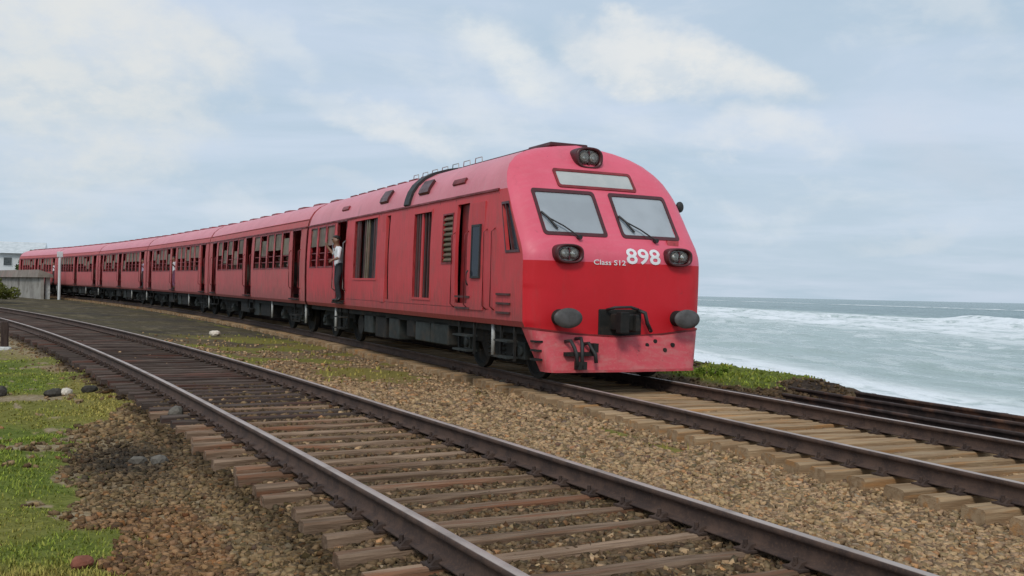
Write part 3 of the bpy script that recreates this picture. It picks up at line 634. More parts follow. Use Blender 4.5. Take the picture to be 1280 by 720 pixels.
# ------------------------------------------------------------------ train: shared body shape
SIDE = [(.86, 1.600), (.95, 1.645), (1.6, 1.66), (2.2, 1.66), (2.7, 1.642), (3.10, 1.612)]
ROOF = [(1.612, 3.10), (1.585, 3.22), (1.53, 3.38), (1.43, 3.54), (1.27, 3.69), (1.05, 3.81), (.78, 3.895), (.48, 3.955), (.22, 3.985), (0, 4.0)]
SZ = [a for a, b in SIDE]; SX = [b for a, b in SIDE]
def wall_x(z): return float(np.interp(z, SZ, SX))
BZ = [0, 1.93, 2.05, 2.2, 2.5, 3.0, 3.4, 3.75, 3.9, 4.0]; BY = [0, 0, .022, .10, .32, .66, .97, 1.27, 1.43, 1.6]
_zz = np.linspace(0, 4.0, 401); _bb = np.interp(_zz, BZ, BY); _k = np.exp(-np.linspace(-2, 2, 17) ** 2); _k /= _k.sum()
_bs = np.convolve(np.pad(_bb, 8, mode='edge'), _k, 'valid'); _bs[-9:] = _bb[-9:]
def nose_b(z): return float(np.interp(z, _zz, _bs))
_rz = [z for x, z in ROOF]; _rx = [x for x, z in ROOF]
def half_w(z): return wall_x(z) if z <= 3.10 else float(np.interp(z, _rz, _rx))
EDGE = .20
def face_y(x, z):
    u = min(1.0, abs(x) / max(half_w(z), 1e-4)); return nose_b(z) + .05 * u * u + (EDGE - .05) * u ** 12

def wall(y0, y1, z0, z1, holes, sgn, name, mat, parent, front=False, T=.06):
    """one side of the body as a sheet with real openings, outside skin, inside skin and reveals"""
    ys = sorted({y0, y1} | {h[0] for h in holes} | {h[1] for h in holes} | {y0 + (y1 - y0) * k / 14 for k in range(15)})
    zs = sorted({z0, z1} | {h[2] for h in holes} | {h[3] for h in holes} | {z for z in SZ if z0 < z < z1} | {z0 + (z1 - z0) * k / 12 for k in range(13)})
    ys = [y for i, y in enumerate(ys) if i == 0 or y - ys[i - 1] > 1e-5]; zs = [z for i, z in enumerate(zs) if i == 0 or z - zs[i - 1] > 1e-5]
    def ymap(t, z): return t if not front or t >= 1.4 else t + (nose_b(z) + EDGE) * (1 - t / 1.4)
    ny, nz = len(ys), len(zs); mb = MB()
    for inner in (0, 1):
        for z in zs:
            for y in ys: mb.v.append((sgn * (wall_x(z) - T * inner), ymap(y, z), z))
    idx = lambda i, j, k: k * ny * nz + j * ny + i
    def solid(i, j):
        if not (0 <= i < ny - 1 and 0 <= j < nz - 1): return False
        cy, cz = (ys[i] + ys[i + 1]) / 2, (zs[j] + zs[j + 1]) / 2
        return not any(h[0] < cy < h[1] and h[2] < cz < h[3] for h in holes)
    for i in range(ny - 1):
        for j in range(nz - 1):
            if not solid(i, j): continue
            mb.f.append((idx(i, j, 0), idx(i + 1, j, 0), idx(i + 1, j + 1, 0), idx(i, j + 1, 0)))
            mb.f.append((idx(i, j, 1), idx(i, j + 1, 1), idx(i + 1, j + 1, 1), idx(i + 1, j, 1)))
            for (di, dj, a, b) in ((-1, 0, (i, j), (i, j + 1)), (1, 0, (i + 1, j), (i + 1, j + 1)), (0, -1, (i, j), (i + 1, j)), (0, 1, (i, j + 1), (i + 1, j + 1))):
                if not solid(i + di, j + dj): mb.f.append((idx(*a, 0), idx(*b, 0), idx(*b, 1), idx(*a, 1)))
    return mb.build(name, mat, parent)
def roof(y0, y1, name, mat, parent, front=False):
    pts = [(-x, z) for x, z in ROOF] + [(x, z) for x, z in reversed(ROOF[:-1])]
    n = 24; rings = [[(x, (y0 + (nose_b(z) + EDGE if front else 0)) * (1 - k / n) + y1 * k / n, z) for x, z in pts] for k in range(n + 1)]
    mb = MB(); mb.loft(rings, closed=False); return mb.build(name, mat, parent, smooth=True)
def end_wall(y, name, mat, parent):
    pts = [(-x, z) for z, x in SIDE] + [(-x, z) for x, z in ROOF[1:]] + [(x, z) for x, z in reversed(ROOF[:-1])] + [(x, z) for z, x in reversed(SIDE[:-1])]
    mb = MB(); mb.loft([[(x, y - .05, z) for x, z in pts], [(x, y, z) for x, z in pts]]); return mb.build(name, mat, parent)
def frame_side(sgn, y0, y1, z0, z1, w, proud, name, mat, parent, shear=None):
    mb = MB()
    def X(z, p): return sgn * (wall_x(z) + p)
    def bar(a0, a1, b0, b1):
        mb.hexa([(X(b0, -.05), a0, b0), (X(b0, proud), a0, b0), (X(b0, proud), a1, b0), (X(b0, -.05), a1, b0), (X(b1, -.05), a0, b1), (X(b1, proud), a0, b1), (X(b1, proud), a1, b1), (X(b1, -.05), a1, b1)])
    bar(y0 - w, y0, z0 - w, z1 + w); bar(y1, y1 + w, z0 - w, z1 + w); bar(y0, y1, z0 - w, z0); bar(y0, y1, z1, z1 + w)
    return mb.build(name, mat, parent)
def panel_side(sgn, y0, y1, z0, z1, depth, thick, name, mat, parent):
    mb = MB(); X = lambda z, p: sgn * (wall_x(z) + p)
    mb.hexa([(X(z0, depth - thick), y0, z0), (X(z0, depth), y0, z0), (X(z0, depth), y1, z0), (X(z0, depth - thick), y1, z0), (X(z1, depth - thick), y0, z1), (X(z1, depth), y0, z1), (X(z1, depth), y1, z1), (X(z1, depth - thick), y1, z1)])
    return mb.build(name, mat, parent)
def rod(pts, r, name, mat, parent, n=6): mb = MB(); mb.tube(pts, r, n); return mb.build(name, mat, parent, smooth=True)
def window_unit(y0, y1, z0, z1, parent, split=.52, lower='open'):
    f = frame_side(-1, y0, y1, z0, z1, .035, .012, 'window', 'red_dark', parent)
    zm = z0 + (z1 - z0) * split
    panel_side(-1, y0 + .003, y1 - .003, zm, z1 - .003, -.018, .02, 'shutter', 'olive', f)
    if lower == 'glass': panel_side(-1, y0 + .003, y1 - .003, z0 + .003, zm - .003, -.035, .008, 'pane', 'dark_glass', f)
    else:
        for k in (1, 2): panel_side(-1, y0, y1, z0 + (zm - z0) * k / 3 - .012, z0 + (zm - z0) * k / 3 + .012, -.03, .015, 'guard_bar', 'red_dark', f)
    return f
def bogie(yc, parent, wb=1.15):
    b = MB()
    for sgn in (-1, 1):
        b.hexa([(sgn * 1.16, yc - wb - .45, .50), (sgn * 1.27, yc - wb - .45, .50), (sgn * 1.27, yc + wb + .45, .50), (sgn * 1.16, yc + wb + .45, .50), (sgn * 1.16, yc - wb - .35, .72), (sgn * 1.27, yc - wb - .35, .72), (sgn * 1.27, yc + wb + .35, .72), (sgn * 1.16, yc + wb + .35, .72)])
        b.hexa([(sgn * 1.15, yc - .5, .26), (sgn * 1.26, yc - .5, .26), (sgn * 1.26, yc + .5, .26), (sgn * 1.15, yc + .5, .26), (sgn * 1.15, yc - .75, .52), (sgn * 1.26, yc - .75, .52), (sgn * 1.26, yc + .75, .52), (sgn * 1.15, yc + .75, .52)])
    b.box(-1.16, 1.16, yc - .2, yc + .2, .42, .8); b.box(-.9, .9, yc - wb - .5, yc + wb + .5, .16, .62)
    o = b.build('bogie', 'under', parent)
    for dy in (-wb, wb):
        w = MB()
        for sgn in (-1, 1): w.lathe_x((sgn * GAUGE2, yc + dy, .46), [(.05, -.07 * sgn), (.40, -.07 * sgn), (.455, -.05 * sgn), (.46, .06 * sgn), (.40, .07 * sgn), (.36, .03 * sgn), (.14, .03 * sgn), (.12, .09 * sgn), (.03, .09 * sgn)], 28)
        w.lathe_x((0, yc + dy, .46), [(.08, -.95), (.08, .95)], 12); w.build('wheelset', 'under', o, autosmooth=40)
        for sgn in (-1, 1):
            a = MB(); a.box(sgn * 1.18, sgn * 1.36, yc + dy - .14, yc + dy + .14, .32, .60); a.lathe_x((sgn * 1.37, yc + dy, .46), [(.09, -.03 * sgn), (.09, .02 * sgn), (.06, .035 * sgn)], 14); a.build('axle_box', 'box_grey', o)
    for dy in (-.28, .28):
        s_ = MB(); pts = [(-1.22 + .075 * math.cos(t * .9), yc + dy + .075 * math.sin(t * .9), .30 + .011 * t) for t in range(0, 36)]; s_.tube(pts, .017, 5); s_.build('coil_spring', 'under', o, smooth=True)
    return o
def place(root, line, a, b):
    xa, ya, _ = line.at(a); xb, yb, _ = line.at(b); th = math.atan2(-(xb - xa), yb - ya)
    za, zb = float(line.z(a)), float(line.z(b)); root.location = (xa, ya, za); root.rotation_euler = (math.atan2(zb - za, b - a), 0, th)

# ------------------------------------------------------------------ leading power car
LP = 14.55
pc = empty('power_car', label='red diesel power car numbered 898 with slanted nose and windscreens leading the train', cat='train'); place(pc, T2, 9.1, 9.1 + LP)
WIN = [(z0, z1) for z0, z1 in ()]
pw = [(11.62, 12.36), (12.54, 13.28), (13.46, 14.16)]
holes = [(.14, .70, 2.08, 2.84), (2.48, 3.04, 1.18, 2.96), (3.22, 3.70, 1.92, 2.80), (4.36, 5.36, 1.24, 2.92), (6.95, 7.20, 1.16, 3.0), (7.86, 9.70, 1.62, 3.0), (10.46, 11.34, 1.02, 3.06)] + [(a, b, 1.94, 3.0) for a, b in pw]
wall(0, LP, .86, 3.10, holes, -1, 'side_wall', 'red_side', pc, front=True)
wall(0, LP, .86, 3.10, [(.14, .70, 2.08, 2.84)], 1, 'side_wall', 'red_side', pc, front=True)
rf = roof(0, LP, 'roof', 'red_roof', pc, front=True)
end_wall(LP, 'rear_wall', 'red_side', pc)
mb = MB(); mb.box(-1.54, 1.54, .35, LP - .06, .93, 1.0); mb.build('floor', 'interior', pc)
mb = MB(); mb.box(-1.3, 1.3, 2.2, 2.26, 1.0, 3.5); mb.build('cab_bulkhead', 'cab_in', pc)
mb = MB(); mb.box(-1.2, 1.2, 10.2, 10.26, 1.0, 3.5); mb.box(-.9, -.84, 2.4, 9.9, 1.0, 3.5); mb.build('engine_room_partition', 'interior', pc)
# nose skin: windows are cut out of a fine grid and the rubber frames cover the cut
WS = [(-1.25, -.17, 2.36, 3.07), (.17, 1.25, 2.36, 3.07)]
def nose_part(za, zb, name, mat, curve=False):
    rows = int(round((zb - za) / .035)); cols = 76; mb = MB()
    for r in range(rows + 1):
        for c in range(cols + 1):
            u = -1 + 2 * c / cols; u = math.copysign(1 - (1 - abs(u)) ** 1.35, u)
            z = za + (zb - za) * r / rows; x = u * half_w(z)
            if curve: # lower edge dips towards the middle
                lo = .72 + .14 * min(1, abs(u)) ** 1.6; z = lo + (zb - lo) * r / rows; x = u * half_w(max(z, .86))
            mb.v.append((x, face_y(x, z) if not curve else face_y(u * half_w(2.0) * .999, 1.0 if z < 1.5 else z), z))
    for r in range(rows):
        for c in range(cols):
            a = r * (cols + 1) + c; q4 = (a, a + 1, a + cols + 2, a + cols + 1)
            cx = sum(mb.v[i][0] for i in q4) / 4; cz = sum(mb.v[i][2] for i in q4) / 4
            if any(w[0] + .01 < cx < w[1] - .01 and w[2] + .01 < cz < w[3] - .01 for w in WS): continue
            mb.f.append(q4)
    return mb.build(name, mat, pc, smooth=True)
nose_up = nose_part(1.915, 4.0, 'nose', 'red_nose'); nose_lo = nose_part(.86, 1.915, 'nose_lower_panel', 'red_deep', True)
nose_up['label'] = 'faded pink upper nose'; nose_lo['label'] = 'deep red lower nose'
def on_face(x, z, out=0.0):
    e = .01; n = Vector((-(face_y(x + e, z) - face_y(x - e, z)) / (2 * e), 1, -(face_y(x, z + e) - face_y(x, z - e)) / (2 * e))).normalized() * -1
    return Vector((x, face_y(x, z), z)) + n * out
def face_patch(x0, x1, z0, z1, out, nx, nz, mb):
    k = len(mb.v)
    for r in range(nz + 1):
        for c in range(nx + 1): mb.v.append(tuple(on_face(x0 + (x1 - x0) * c / nx, z0 + (z1 - z0) * r / nz, out)))
    for r in range(nz):
        for c in range(nx): a = k + r * (nx + 1) + c; mb.f.append((a, a + 1, a + nx + 2, a + nx + 1))
def face_ring(x0, x1, z0, z1, w, rad, o_in, o_out, name, mat, parent):
    """rounded frame that hugs the nose"""
    def loop(gx_, rr):
        P = []
        for cx, cz, a0 in ((x1 + gx_ - rr, z1 + gx_ - rr, 0), (x0 - gx_ + rr, z1 + gx_ - rr, 90), (x0 - gx_ + rr, z0 - gx_ + rr, 180), (x1 + gx_ - rr, z0 - gx_ + rr, 270)):
            for k in range(6): t = math.radians(a0 + 18 * k); P.append((cx + rr * math.cos(t), cz + rr * math.sin(t)))
        Q = []
        for i, p in enumerate(P):
            q_ = P[(i + 1) % len(P)]; m = max(1, int(math.hypot(q_[0] - p[0], q_[1] - p[1]) / .12))
            Q += [(p[0] + (q_[0] - p[0]) * k / 10, p[1] + (q_[1] - p[1]) * k / 10) for k in range(10)] if m > 1 else [p]
        return Q
    A_, B_ = loop(-w * .35, rad * .7), loop(w * .65, rad); n = min(len(A_), len(B_)); A_, B_ = A_[:n], B_[:n]
    mb = MB(); mb.loft([[on_face(*p, o_in) for p in A_], [on_face(*p, o_out) for p in A_], [on_face(*p, o_out) for p in B_], [on_face(*p, o_in) for p in B_]], caps=False)
    return mb.build(name, mat, parent)
for k, (x0, x1, z0, z1) in enumerate(WS):
    ws = face_ring(x0, x1, z0, z1, .055, .06, -.02, .012, 'windscreen', 'bezel', pc)
    g_ = MB(); face_patch(x0 - .01, x1 + .01, z0 - .01, z1 + .01, -.008, 8, 8, g_); g_.build('glass', 'glass', ws, smooth=True)
    px_ = x0 + (.55 if k == 0 else .57)
    w_ = MB(); piv = on_face(px_, z0 - .075, .035); el = on_face(x0 + .10, z0 + .22, .05); w_.lathe_y((piv.x, piv.y, piv.z), [(.001, -.05), (.035, -.05), (.04, .03)], 10)
    w_.tube([piv + Vector((0, -.03, 0)), on_face((px_ + x0 + .1) / 2, z0 + .09, .055), el], .013, 6)
    w_.tube([on_face(x0 + .02, z0 + .33, .026), el, on_face(x0 + .22, z0 + .06, .026)], .020, 6); w_.build('wiper', 'black', ws)
# cab fittings seen through the glass
mb = MB(); mb.hexa([(-1.4, .42, 1.1), (1.4, .42, 1.1), (1.4, .95, 1.1), (-1.4, .95, 1.1), (-1.4, .42, 2.2), (1.4, .42, 2.2), (1.4, .9, 2.32), (-1.4, .9, 2.32)]); mb.build('control_desk', 'box_grey', pc)
for sx in (-.7, .7):
    st_ = MB(); st_.box(sx - .24, sx + .24, 1.35, 1.42, 1.7, 2.65); st_.box(sx - .24, sx + .24, 1.42, 1.85, 1.55, 1.7); st_.build('driver_seat', 'black', pc, bevel=.03)
mb = MB(); mb.box(.86, .98, 1.16, 1.18, 2.42, 2.98); mb.build('sun_blind', 'white', pc)
mb = MB(); face_patch(-1.22, -.2, 2.93, 3.05, -.03, 6, 2, mb); mb.build('blind', 'cab_in', pc)
mb = MB(); face_patch(.2, 1.22, 2.86, 3.05, -.03, 6, 2, mb); mb.build('blind', 'box_grey', pc)
# destination board
db = face_ring(-.73, .73, 3.18, 3.46, .045, .05, -.015, .018, 'destination_board', 'red_dark', pc)
g_ = MB(); face_patch(-.73, .73, 3.18, 3.46, .004, 10, 4, g_); g_.build('blind', 'board', db, smooth=True)
# lamps
def lamp(x, z, hw, hh, out, name):
    c = on_face(x, z, 0); yb_ = c.y + .12
    mb = MB(); prof = [(1.0, yb_ - c.y), (1.0, -out * .7), (.95, -out), (.80, -out), (.76, -out + .05), (.70, -out + .07)]
    n = 32; rings = [[(x + hw * r * math.copysign(abs(math.cos(t)) ** .75, math.cos(t)), c.y + y, z + hh * r * math.copysign(abs(math.sin(t)) ** .75, math.sin(t))) for t in [2 * math.pi * j / n for j in range(n)]] for r, y in prof]
    mb.loft(rings, caps=False); L_ = mb.build(name, 'bezel', pc, smooth=True)
    b = MB(); b.loft([[(x + hw * .76 * math.copysign(abs(math.cos(t)) ** .75, math.cos(t)), c.y - out + yy, z + hh * .76 * math.copysign(abs(math.sin(t)) ** .75, math.sin(t))) for t in [2 * math.pi * j / n for j in range(n)]] for yy in (.075, .085)]); b.build('lamp_plate', 'board', L_)
    for sx in (-1, 1):
        r_ = MB(); r_.lathe_y((x + sx * hw * .34, c.y - out, z), [(.01, .078), (hh * .30, .07), (hh * .52, .04), (hh * .56, .03)], 18); r_.build('reflector', 'lamp_chrome', L_, smooth=True)
        l_ = MB(); l_.lathe_y((x + sx * hw * .34, c.y - out, z), [(.001, .018), (hh * .3, .022), (hh * .54, .032)], 18); l_.build('lens', 'lens', L_, smooth=True)
    d = MB(); d.box(x - .014, x + .014, c.y - out + .03, c.y - out + .075, z - hh * .62, z + hh * .62); d.build('divider', 'bezel', L_)
    return L_
lamp(-.975, 2.03, .255, .155, .12, 'headlight'); lamp(1.09, 2.04, .255, .155, .12, 'headlight'); lamp(0, 3.73, .27, .19, .16, 'headlight')
# side marker box on the off side of the nose
mb = MB(); mb.box(.98, 1.20, on_face(1.1, 2.26).y - .02, on_face(1.1, 2.26).y + .05, 2.24, 2.32); mb.build('marker_lamp', 'red_valance', pc)
# lettering on the nose
def lettering(txt, x0, x1, z0, z1, bold, name):
    cu = bpy.data.curves.new(name, 'FONT'); cu.body = txt; cu.size = 1.0; cu.offset = bold; cu.resolution_u = 3
    o = bpy.data.objects.new(name, cu); COL.objects.link(o); bpy.context.view_layer.update()
    dg = bpy.context.evaluated_depsgraph_get(); me = bpy.data.meshes.new_from_object(o.evaluated_get(dg)); bpy.data.objects.remove(o)
    bm = bmesh.new(); bm.from_mesh(me); bmesh.ops.triangulate(bm, faces=bm.faces); bmesh.ops.subdivide_edges(bm, edges=bm.edges, cuts=1)
    xs = [v.co.x for v in bm.verts]; ys_ = [v.co.y for v in bm.verts]
    for v in bm.verts:
        x = x0 + (x1 - x0) * (v.co.x - min(xs)) / (max(xs) - min(xs)); z = z0 + (z1 - z0) * (v.co.y - min(ys_)) / (max(ys_) - min(ys_))
        v.co = on_face(x, z, .010)
    bm.to_mesh(me); bm.free(); me.materials.clear(); me.materials.append(MT['white']); me.name = name
    return link(bpy.data.objects.new(name, me), pc)
lettering('898', .10, .76, 1.90, 2.155, .018, 'number_lettering'); lettering('Class S12', -.51, .08, 1.875, 1.955, .01, 'class_lettering')
# buffers, coupler, hoses, valance
for sx in (-1.1, 1.1):
    b = MB(); b.lathe_y((sx, 0, 1.03), [(.13, .1), (.13, -.12), (.10, -.12), (.10, -.27)], 20); bo = b.build('buffer', 'under', pc, autosmooth=40)
    h_ = MB(); h_.lathe_y((sx, 0, 1.03), [(.02, -.25), (.23, -.27), (.245, -.29), (.235, -.305), (.14, -.325), (.02, -.33)], 28, 1.02, .64); h_.build('buffer_head', 'buffer_grey', bo, smooth=True)
cpl = MB(); cpl.hexa([(-.40, -.02, .74), (.40, -.02, .74), (.40, .2, .74), (-.40, .2, .74), (-.40, -.02, 1.17), (.40, -.02, 1.17), (.40, .2, 1.17), (-.40, .2, 1.17)])
cp = cpl.build('coupler_pocket', 'under', pc, bevel=.02)
c2 = MB(); c2.box(-.20, .06, -.36, -.02, .84, 1.10); c2.box(-.26, -.10, -.46, -.30, .80, 1.14); c2.hexa([(.02, -.46, .82), (.16, -.40, .82), (.16, -.2, .82), (.02, -.2, .82), (.02, -.46, 1.1), (.10, -.42, 1.1), (.10, -.2, 1.1), (.02, -.2, 1.1)]); c2.build('coupler_head', 'under', cp, bevel=.02)
rod([(.30, -.05, 1.16), (.36, -.18, 1.12), (.42, -.16, .95), (.52, -.12, .82)], .035, 'brake_hose', 'black', cp)
rod([(-.28, -.05, 1.16), (-.2, -.16, 1.2), (.1, -.16, 1.21), (.3, -.06, 1.17)], .025, 'release_rod', 'black', cp)
def vring(z):
    t = (z - .19) / (.84 - .19); w = 1.36 + (1.585 - 1.36) * t; yf = -.26 + .24 * t; yb_ = .12 + .22 * t
    pts = [(-w, yb_), (-w, yf + .20)] + [(-w + .16 * (1 - math.cos(a)), yf + .20 - .17 * math.sin(a)) for a in (.4, .8, 1.2, 1.57)] + [(-w * .5, yf), (0, yf - .03), (w * .5, yf)] + [(w - .16 * (1 - math.cos(a)), yf + .20 - .17 * math.sin(a)) for a in (1.57, 1.2, .8, .4)] + [(w, yf + .20), (w, yb_)]
    return pts, w
vm = MB(); rings = []
for z in (.19, .22, .4, .6, .72): p, w = vring(z); rings.append([(x, y, z) for x, y in p])
p, w = vring(.84); rings.append([(x, y, .72 + .13 * (abs(x) / w) ** 1.6) for x, y in p])
vm.loft(rings, closed=False); inner = [[(x * .97, y + .05, z) for x, y, z in r] for r in reversed(rings)]; vm.loft(inner, closed=False)
val = vm.build('valance', 'red_valance', pc, autosmooth=50)
sk = MB(); k_ = len(rings[-1]); sk.loft([[(x * 1.004, y - .012, z - .005) for x, y, z in rings[-1]], [(x * 1.004, y - .012, z + .022) for x, y, z in rings[-1]], [(x * .98, y + .06, z + .022) for x, y, z in rings[-1]]], closed=False); sk.build('valance_lip', 'red_dark', val)
lipb = MB(); lipb.loft([[(x * 1.003, y - .012, z - .004) for x, y, z in rings[0]], [(x * 1.003, y - .012, z + .035) for x, y, z in rings[0]]], closed=False); lipb.build('bottom_flange', 'red_valance', val)
for sx, a, b, w_ in ((-1.02, .30, .66, .05), (-.84, .26, .70, -.03), (-.70, .34, .62, .06)):
    rod([(sx - .02, -.10, b), (sx, -.24, b + .02), (sx + w_ * .5, -.31, b - .08), (sx + w_, -.34, (a + b) / 2), (sx + w_ * 1.2, -.36, a)], .03, 'air_hose', 'black', val)
mb = MB(); mb.box(-1.10, -.62, -.26, -.16, .44, .50); mb.box(-.95, -.80, -.38, -.24, .24, .36); mb.box(-.66, -.58, -.34, -.2, .5, .64); mb.build('hose_bracket', 'under', val)
for sx, z in ((.45, .60), (.78, .52), (.95, .60), (.62, .66)):
    mb = MB(); yv = -.26 + .24 * (z - .19) / .65 - .008; mb.lathe_y((sx, yv, z), [(.001, -.012), (.035, -.012), (.035, .03)], 10); mb.build('bolt', 'under', val)
for sx in (-1.47,):
    mb = MB()
    for z in (.36, .50, .64): mb.box(sx - .02 * (sx > 0) - .06, sx + .06, -.06, .14, z, z + .03)
    mb.build('shunter_step', 'under', val)
# off-side mirror and horn
mr = MB(); mr.lathe_y((1.80, 1.0, 2.98), [(.001, -.045), (.06, -.04), (.085, -.01), (.085, .02), (.05, .05), (.001, .055)], 16, .9, 1.15); mo = mr.build('mirror', 'black', pc, smooth=True)
rod([(1.80, 1.0, 2.98), (1.60, 1.05, 2.92)], .018, 'mirror_arm', 'black', mo)
# --- side details
panel_side(-1, 2.48, 3.04, 1.18, 2.96, -.10, .02, 'door_recess', 'red_dark', pc)
dl = panel_side(-1, 1.74, 2.40, 1.08, 2.94, .022, .02, 'engine_room_door', 'red_side', pc)
dg_ = frame_side(-1, 1.90, 2.22, 1.66, 2.52, .035, .035, 'door_window', 'black', dl); panel_side(-1, 1.90, 2.22, 1.66, 2.52, .026, .006, 'pane', 'dark_glass', dg_)
rod([(-1.71, 2.30, 1.5), (-1.74, 2.30, 1.55), (-1.74, 2.30, 1.72), (-1.71, 2.30, 1.76)], .014, 'door_handle', 'black', dl)
for yy in (2.44, 3.08, 1.30, 1.62):
    rod([(-1.65, yy, 1.1), (-1.72, yy, 1.16), (-1.72, yy, 2.4), (-1.65, yy, 2.46)], .011, 'handrail', 'red_dark', pc)
cw = MB()
def cabp(t, z, p): y = t + (nose_b(z) + EDGE) * (1 - t / 1.4); return (-(wall_x(z) + p), y, z)
def cab_bar(t0, t1, z0, z1, name, mat, parent, p0=-.05, p1=.012):
    m_ = MB(); m_.hexa([cabp(t0, z0, p0), cabp(t0, z0, p1), cabp(t1, z0, p1), cabp(t1, z0, p0), cabp(t0, z1, p0), cabp(t0, z1, p1), cabp(t1, z1, p1), cabp(t1, z1, p0)]); return m_.build(name, mat, parent)
cwf = cab_bar(.10, .14, 2.04, 2.88, 'cab_window', 'bezel', pc)
for a in ((.70, .74, 2.04, 2.88), (.14, .70, 2.84, 2.88), (.14, .70, 2.04, 2.08), (.40, .44, 2.08, 2.84)): cab_bar(*a, 'frame_bar', 'bezel', cwf)
cab_bar(.14, .40, 2.08, 2.84, 'pane', 'dark_glass', cwf, -.04, -.03)
# cab ladder and engine-room ladder, footholds in the skin and steps hung below
for (ya, yb_, zs_) in ((.64, 1.16, (1.05, 1.20, 1.35)), (2.30, 2.98, (1.08, 1.28))):
    for z in zs_: panel_side(-1, ya, yb_, z, z + .035, .03, .04, 'foothold', 'grille', pc)
    ld = MB()
    for yy in (ya, yb_): ld.box(-1.58, -1.54, yy - .02, yy + .02, .30, .88)
    lo_ = ld.build('ladder', 'under', pc)
    for z in (.34, .60): r_ = MB(); r_.box(-1.70, -1.50, ya, yb_, z, z + .03); r_.build('rung', 'box_grey', lo_)
for (yy, za) in ((1.57, .34), (11.7, .24)):
    mb = MB(); mb.tube([(-1.52, yy, .9), (-1.52, yy, za)], .035, 10); mb.build('drain_pipe', 'pole_white', pc, smooth=True)
lv = frame_side(-1, 3.22, 3.70, 1.92, 2.80, .03, .012, 'louvre', 'red_dark', pc)
for k in range(9):
    z = 1.94 + k * .095; m_ = MB(); m_.hexa([(-1.60, 3.22, z + .05), (-1.64, 3.22, z), (-1.64, 3.70, z), (-1.60, 3.70, z + .05), (-1.60, 3.22, z + .075), (-1.645, 3.22, z + .025), (-1.645, 3.70, z + .025), (-1.60, 3.70, z + .075)]); m_.build('slat', 'olive', lv)
panel_side(-1, 3.22, 3.70, 1.92, 2.80, -.075, .01, 'backing', 'olive', lv)
def vgrille(y0, y1, z0, z1, slats, name):
    g = frame_side(-1, y0, y1, z0, z1, .045, .015, name, 'red_side', pc); panel_side(-1, y0, y1, z0, z1, -.20, .02, 'backing', 'black', g)
    for (a, b, mt) in slats: panel_side(-1, a, b, z0, z1, -.03, .03, 'slat', mt, g)
vgrille(4.36, 5.36, 1.24, 2.92, [(4.42, 4.46, 'grille'), (4.60, 4.64, 'grille'), (4.78, 4.82, 'grille'), (4.93, 5.02, 'red_side'), (5.08, 5.16, 'grille'), (5.22, 5.33, 'grille')], 'grille')
vgrille(7.86, 9.70, 1.62, 3.0, [(7.92, 8.14, 'grille'), (8.20, 8.26, 'grille'), (8.62, 8.70, 'olive'), (8.78, 8.86, 'olive'), (8.92, 8.98, 'grille'), (9.34, 9.40, 'grille'), (9.46, 9.64, 'grille')], 'grille')
panel_side(-1, 6.95, 7.20, 1.16, 3.0, -.14, .02, 'door_pocket', 'black', pc); panel_side(-1, 7.22, 7.50, 1.10, 3.02, .02, .02, 'sliding_panel', 'red_side', pc)
frame_side(-1, 10.46, 11.34, 1.02, 3.06, .04, .015, 'door_frame', 'red_dark', pc)
for yy in (10.40, 11.40): rod([(-1.66, yy, 1.3), (-1.73, yy, 1.36), (-1.73, yy, 2.5), (-1.66, yy, 2.56)], .016, 'handrail', 'steel', pc)
mb = MB(); mb.box(-1.76, -1.5, 10.5, 11.3, .98, 1.02); mb.build('door_step', 'under', pc)
for k in range(2): mb = MB(); mb.box(-1.72, -1.48, 10.55, 11.25, .34 + .28 * k, .37 + .28 * k); mb.box(-1.52, -1.48, 10.55, 10.6, .34, .9); mb.box(-1.52, -1.48, 11.2, 11.25, .34, .9); mb.build('step', 'under', pc)
for a, b in pw: window_unit(a, b, 1.94, 3.0, pc)
for yy in (1.24, 3.14, 3.95, 5.88, 7.66, 10.15): panel_side(-1, yy, yy + .014, .90, 3.06, .003, .01, 'panel_seam', 'red_dark', pc)
panel_side(-1, 1.5, 10.3, 1.10, 1.112, .003, .01, 'panel_seam', 'red_dark', pc)
def gutter(y0, y1, parent):
    mb = MB(); mb.hexa([(-1.60, y0, 3.085), (-1.64, y0, 3.085), (-1.64, y1, 3.085), (-1.60, y1, 3.085), (-1.58, y0, 3.125), (-1.64, y0, 3.12), (-1.64, y1, 3.12), (-1.58, y1, 3.125)]); return mb.build('gutter', 'red_dark', parent)
gutter(1.25, LP, rf)
def cantrail(y0, y1, parent):
    mb = MB(); xz = [(1.612, 3.098), (1.585, 3.22), (1.555, 3.31)]
    mb.loft([[(-x - .006, y, z) for x, z in xz] + [(-x - .035, y, z) for x, z in ((1.55, 3.325),)] + [(-1.53, y, 3.35)] + [(-x + .02, y, z) for x, z in reversed(xz)] for y in (y0, y1)]); return mb.build('cantrail', 'red_coach', parent)
def roof_pt(x, out=0.0):
    z = float(np.interp(abs(x), list(reversed(_rx)), list(reversed(_rz)))); return z + out
def roof_strip(y0, y1, xs, t, name, mat, parent):
    mb = MB(); rings = []
    for y in (y0, y1):
        outer = [(x * (1 + t / 2), y, roof_pt(x, t)) for x in xs]; inn = [(x * .985, y, roof_pt(x, -.02)) for x in reversed(xs)]; rings.append(outer + inn)
    mb.loft(rings); return mb.build(name, mat, parent)
roof_strip(5.72, 6.04, [-1.612, -1.585, -1.53, -1.43, -1.27, -1.05, -.78, -.48, -.22, 0, .3, .7, 1.1, 1.4], .05, 'roof_joint', 'black', rf)
for y in (4.75, 7.35): roof_strip(y, y + .55, [-1.56, -1.53, -1.48, -1.42], .05, 'roof_vent', 'bezel', rf)
for y in (2.9, 10.6): roof_strip(y, y + .6, [-1.545, -1.53, -1.50], .03, 'roof_vent', 'red_dark', rf)
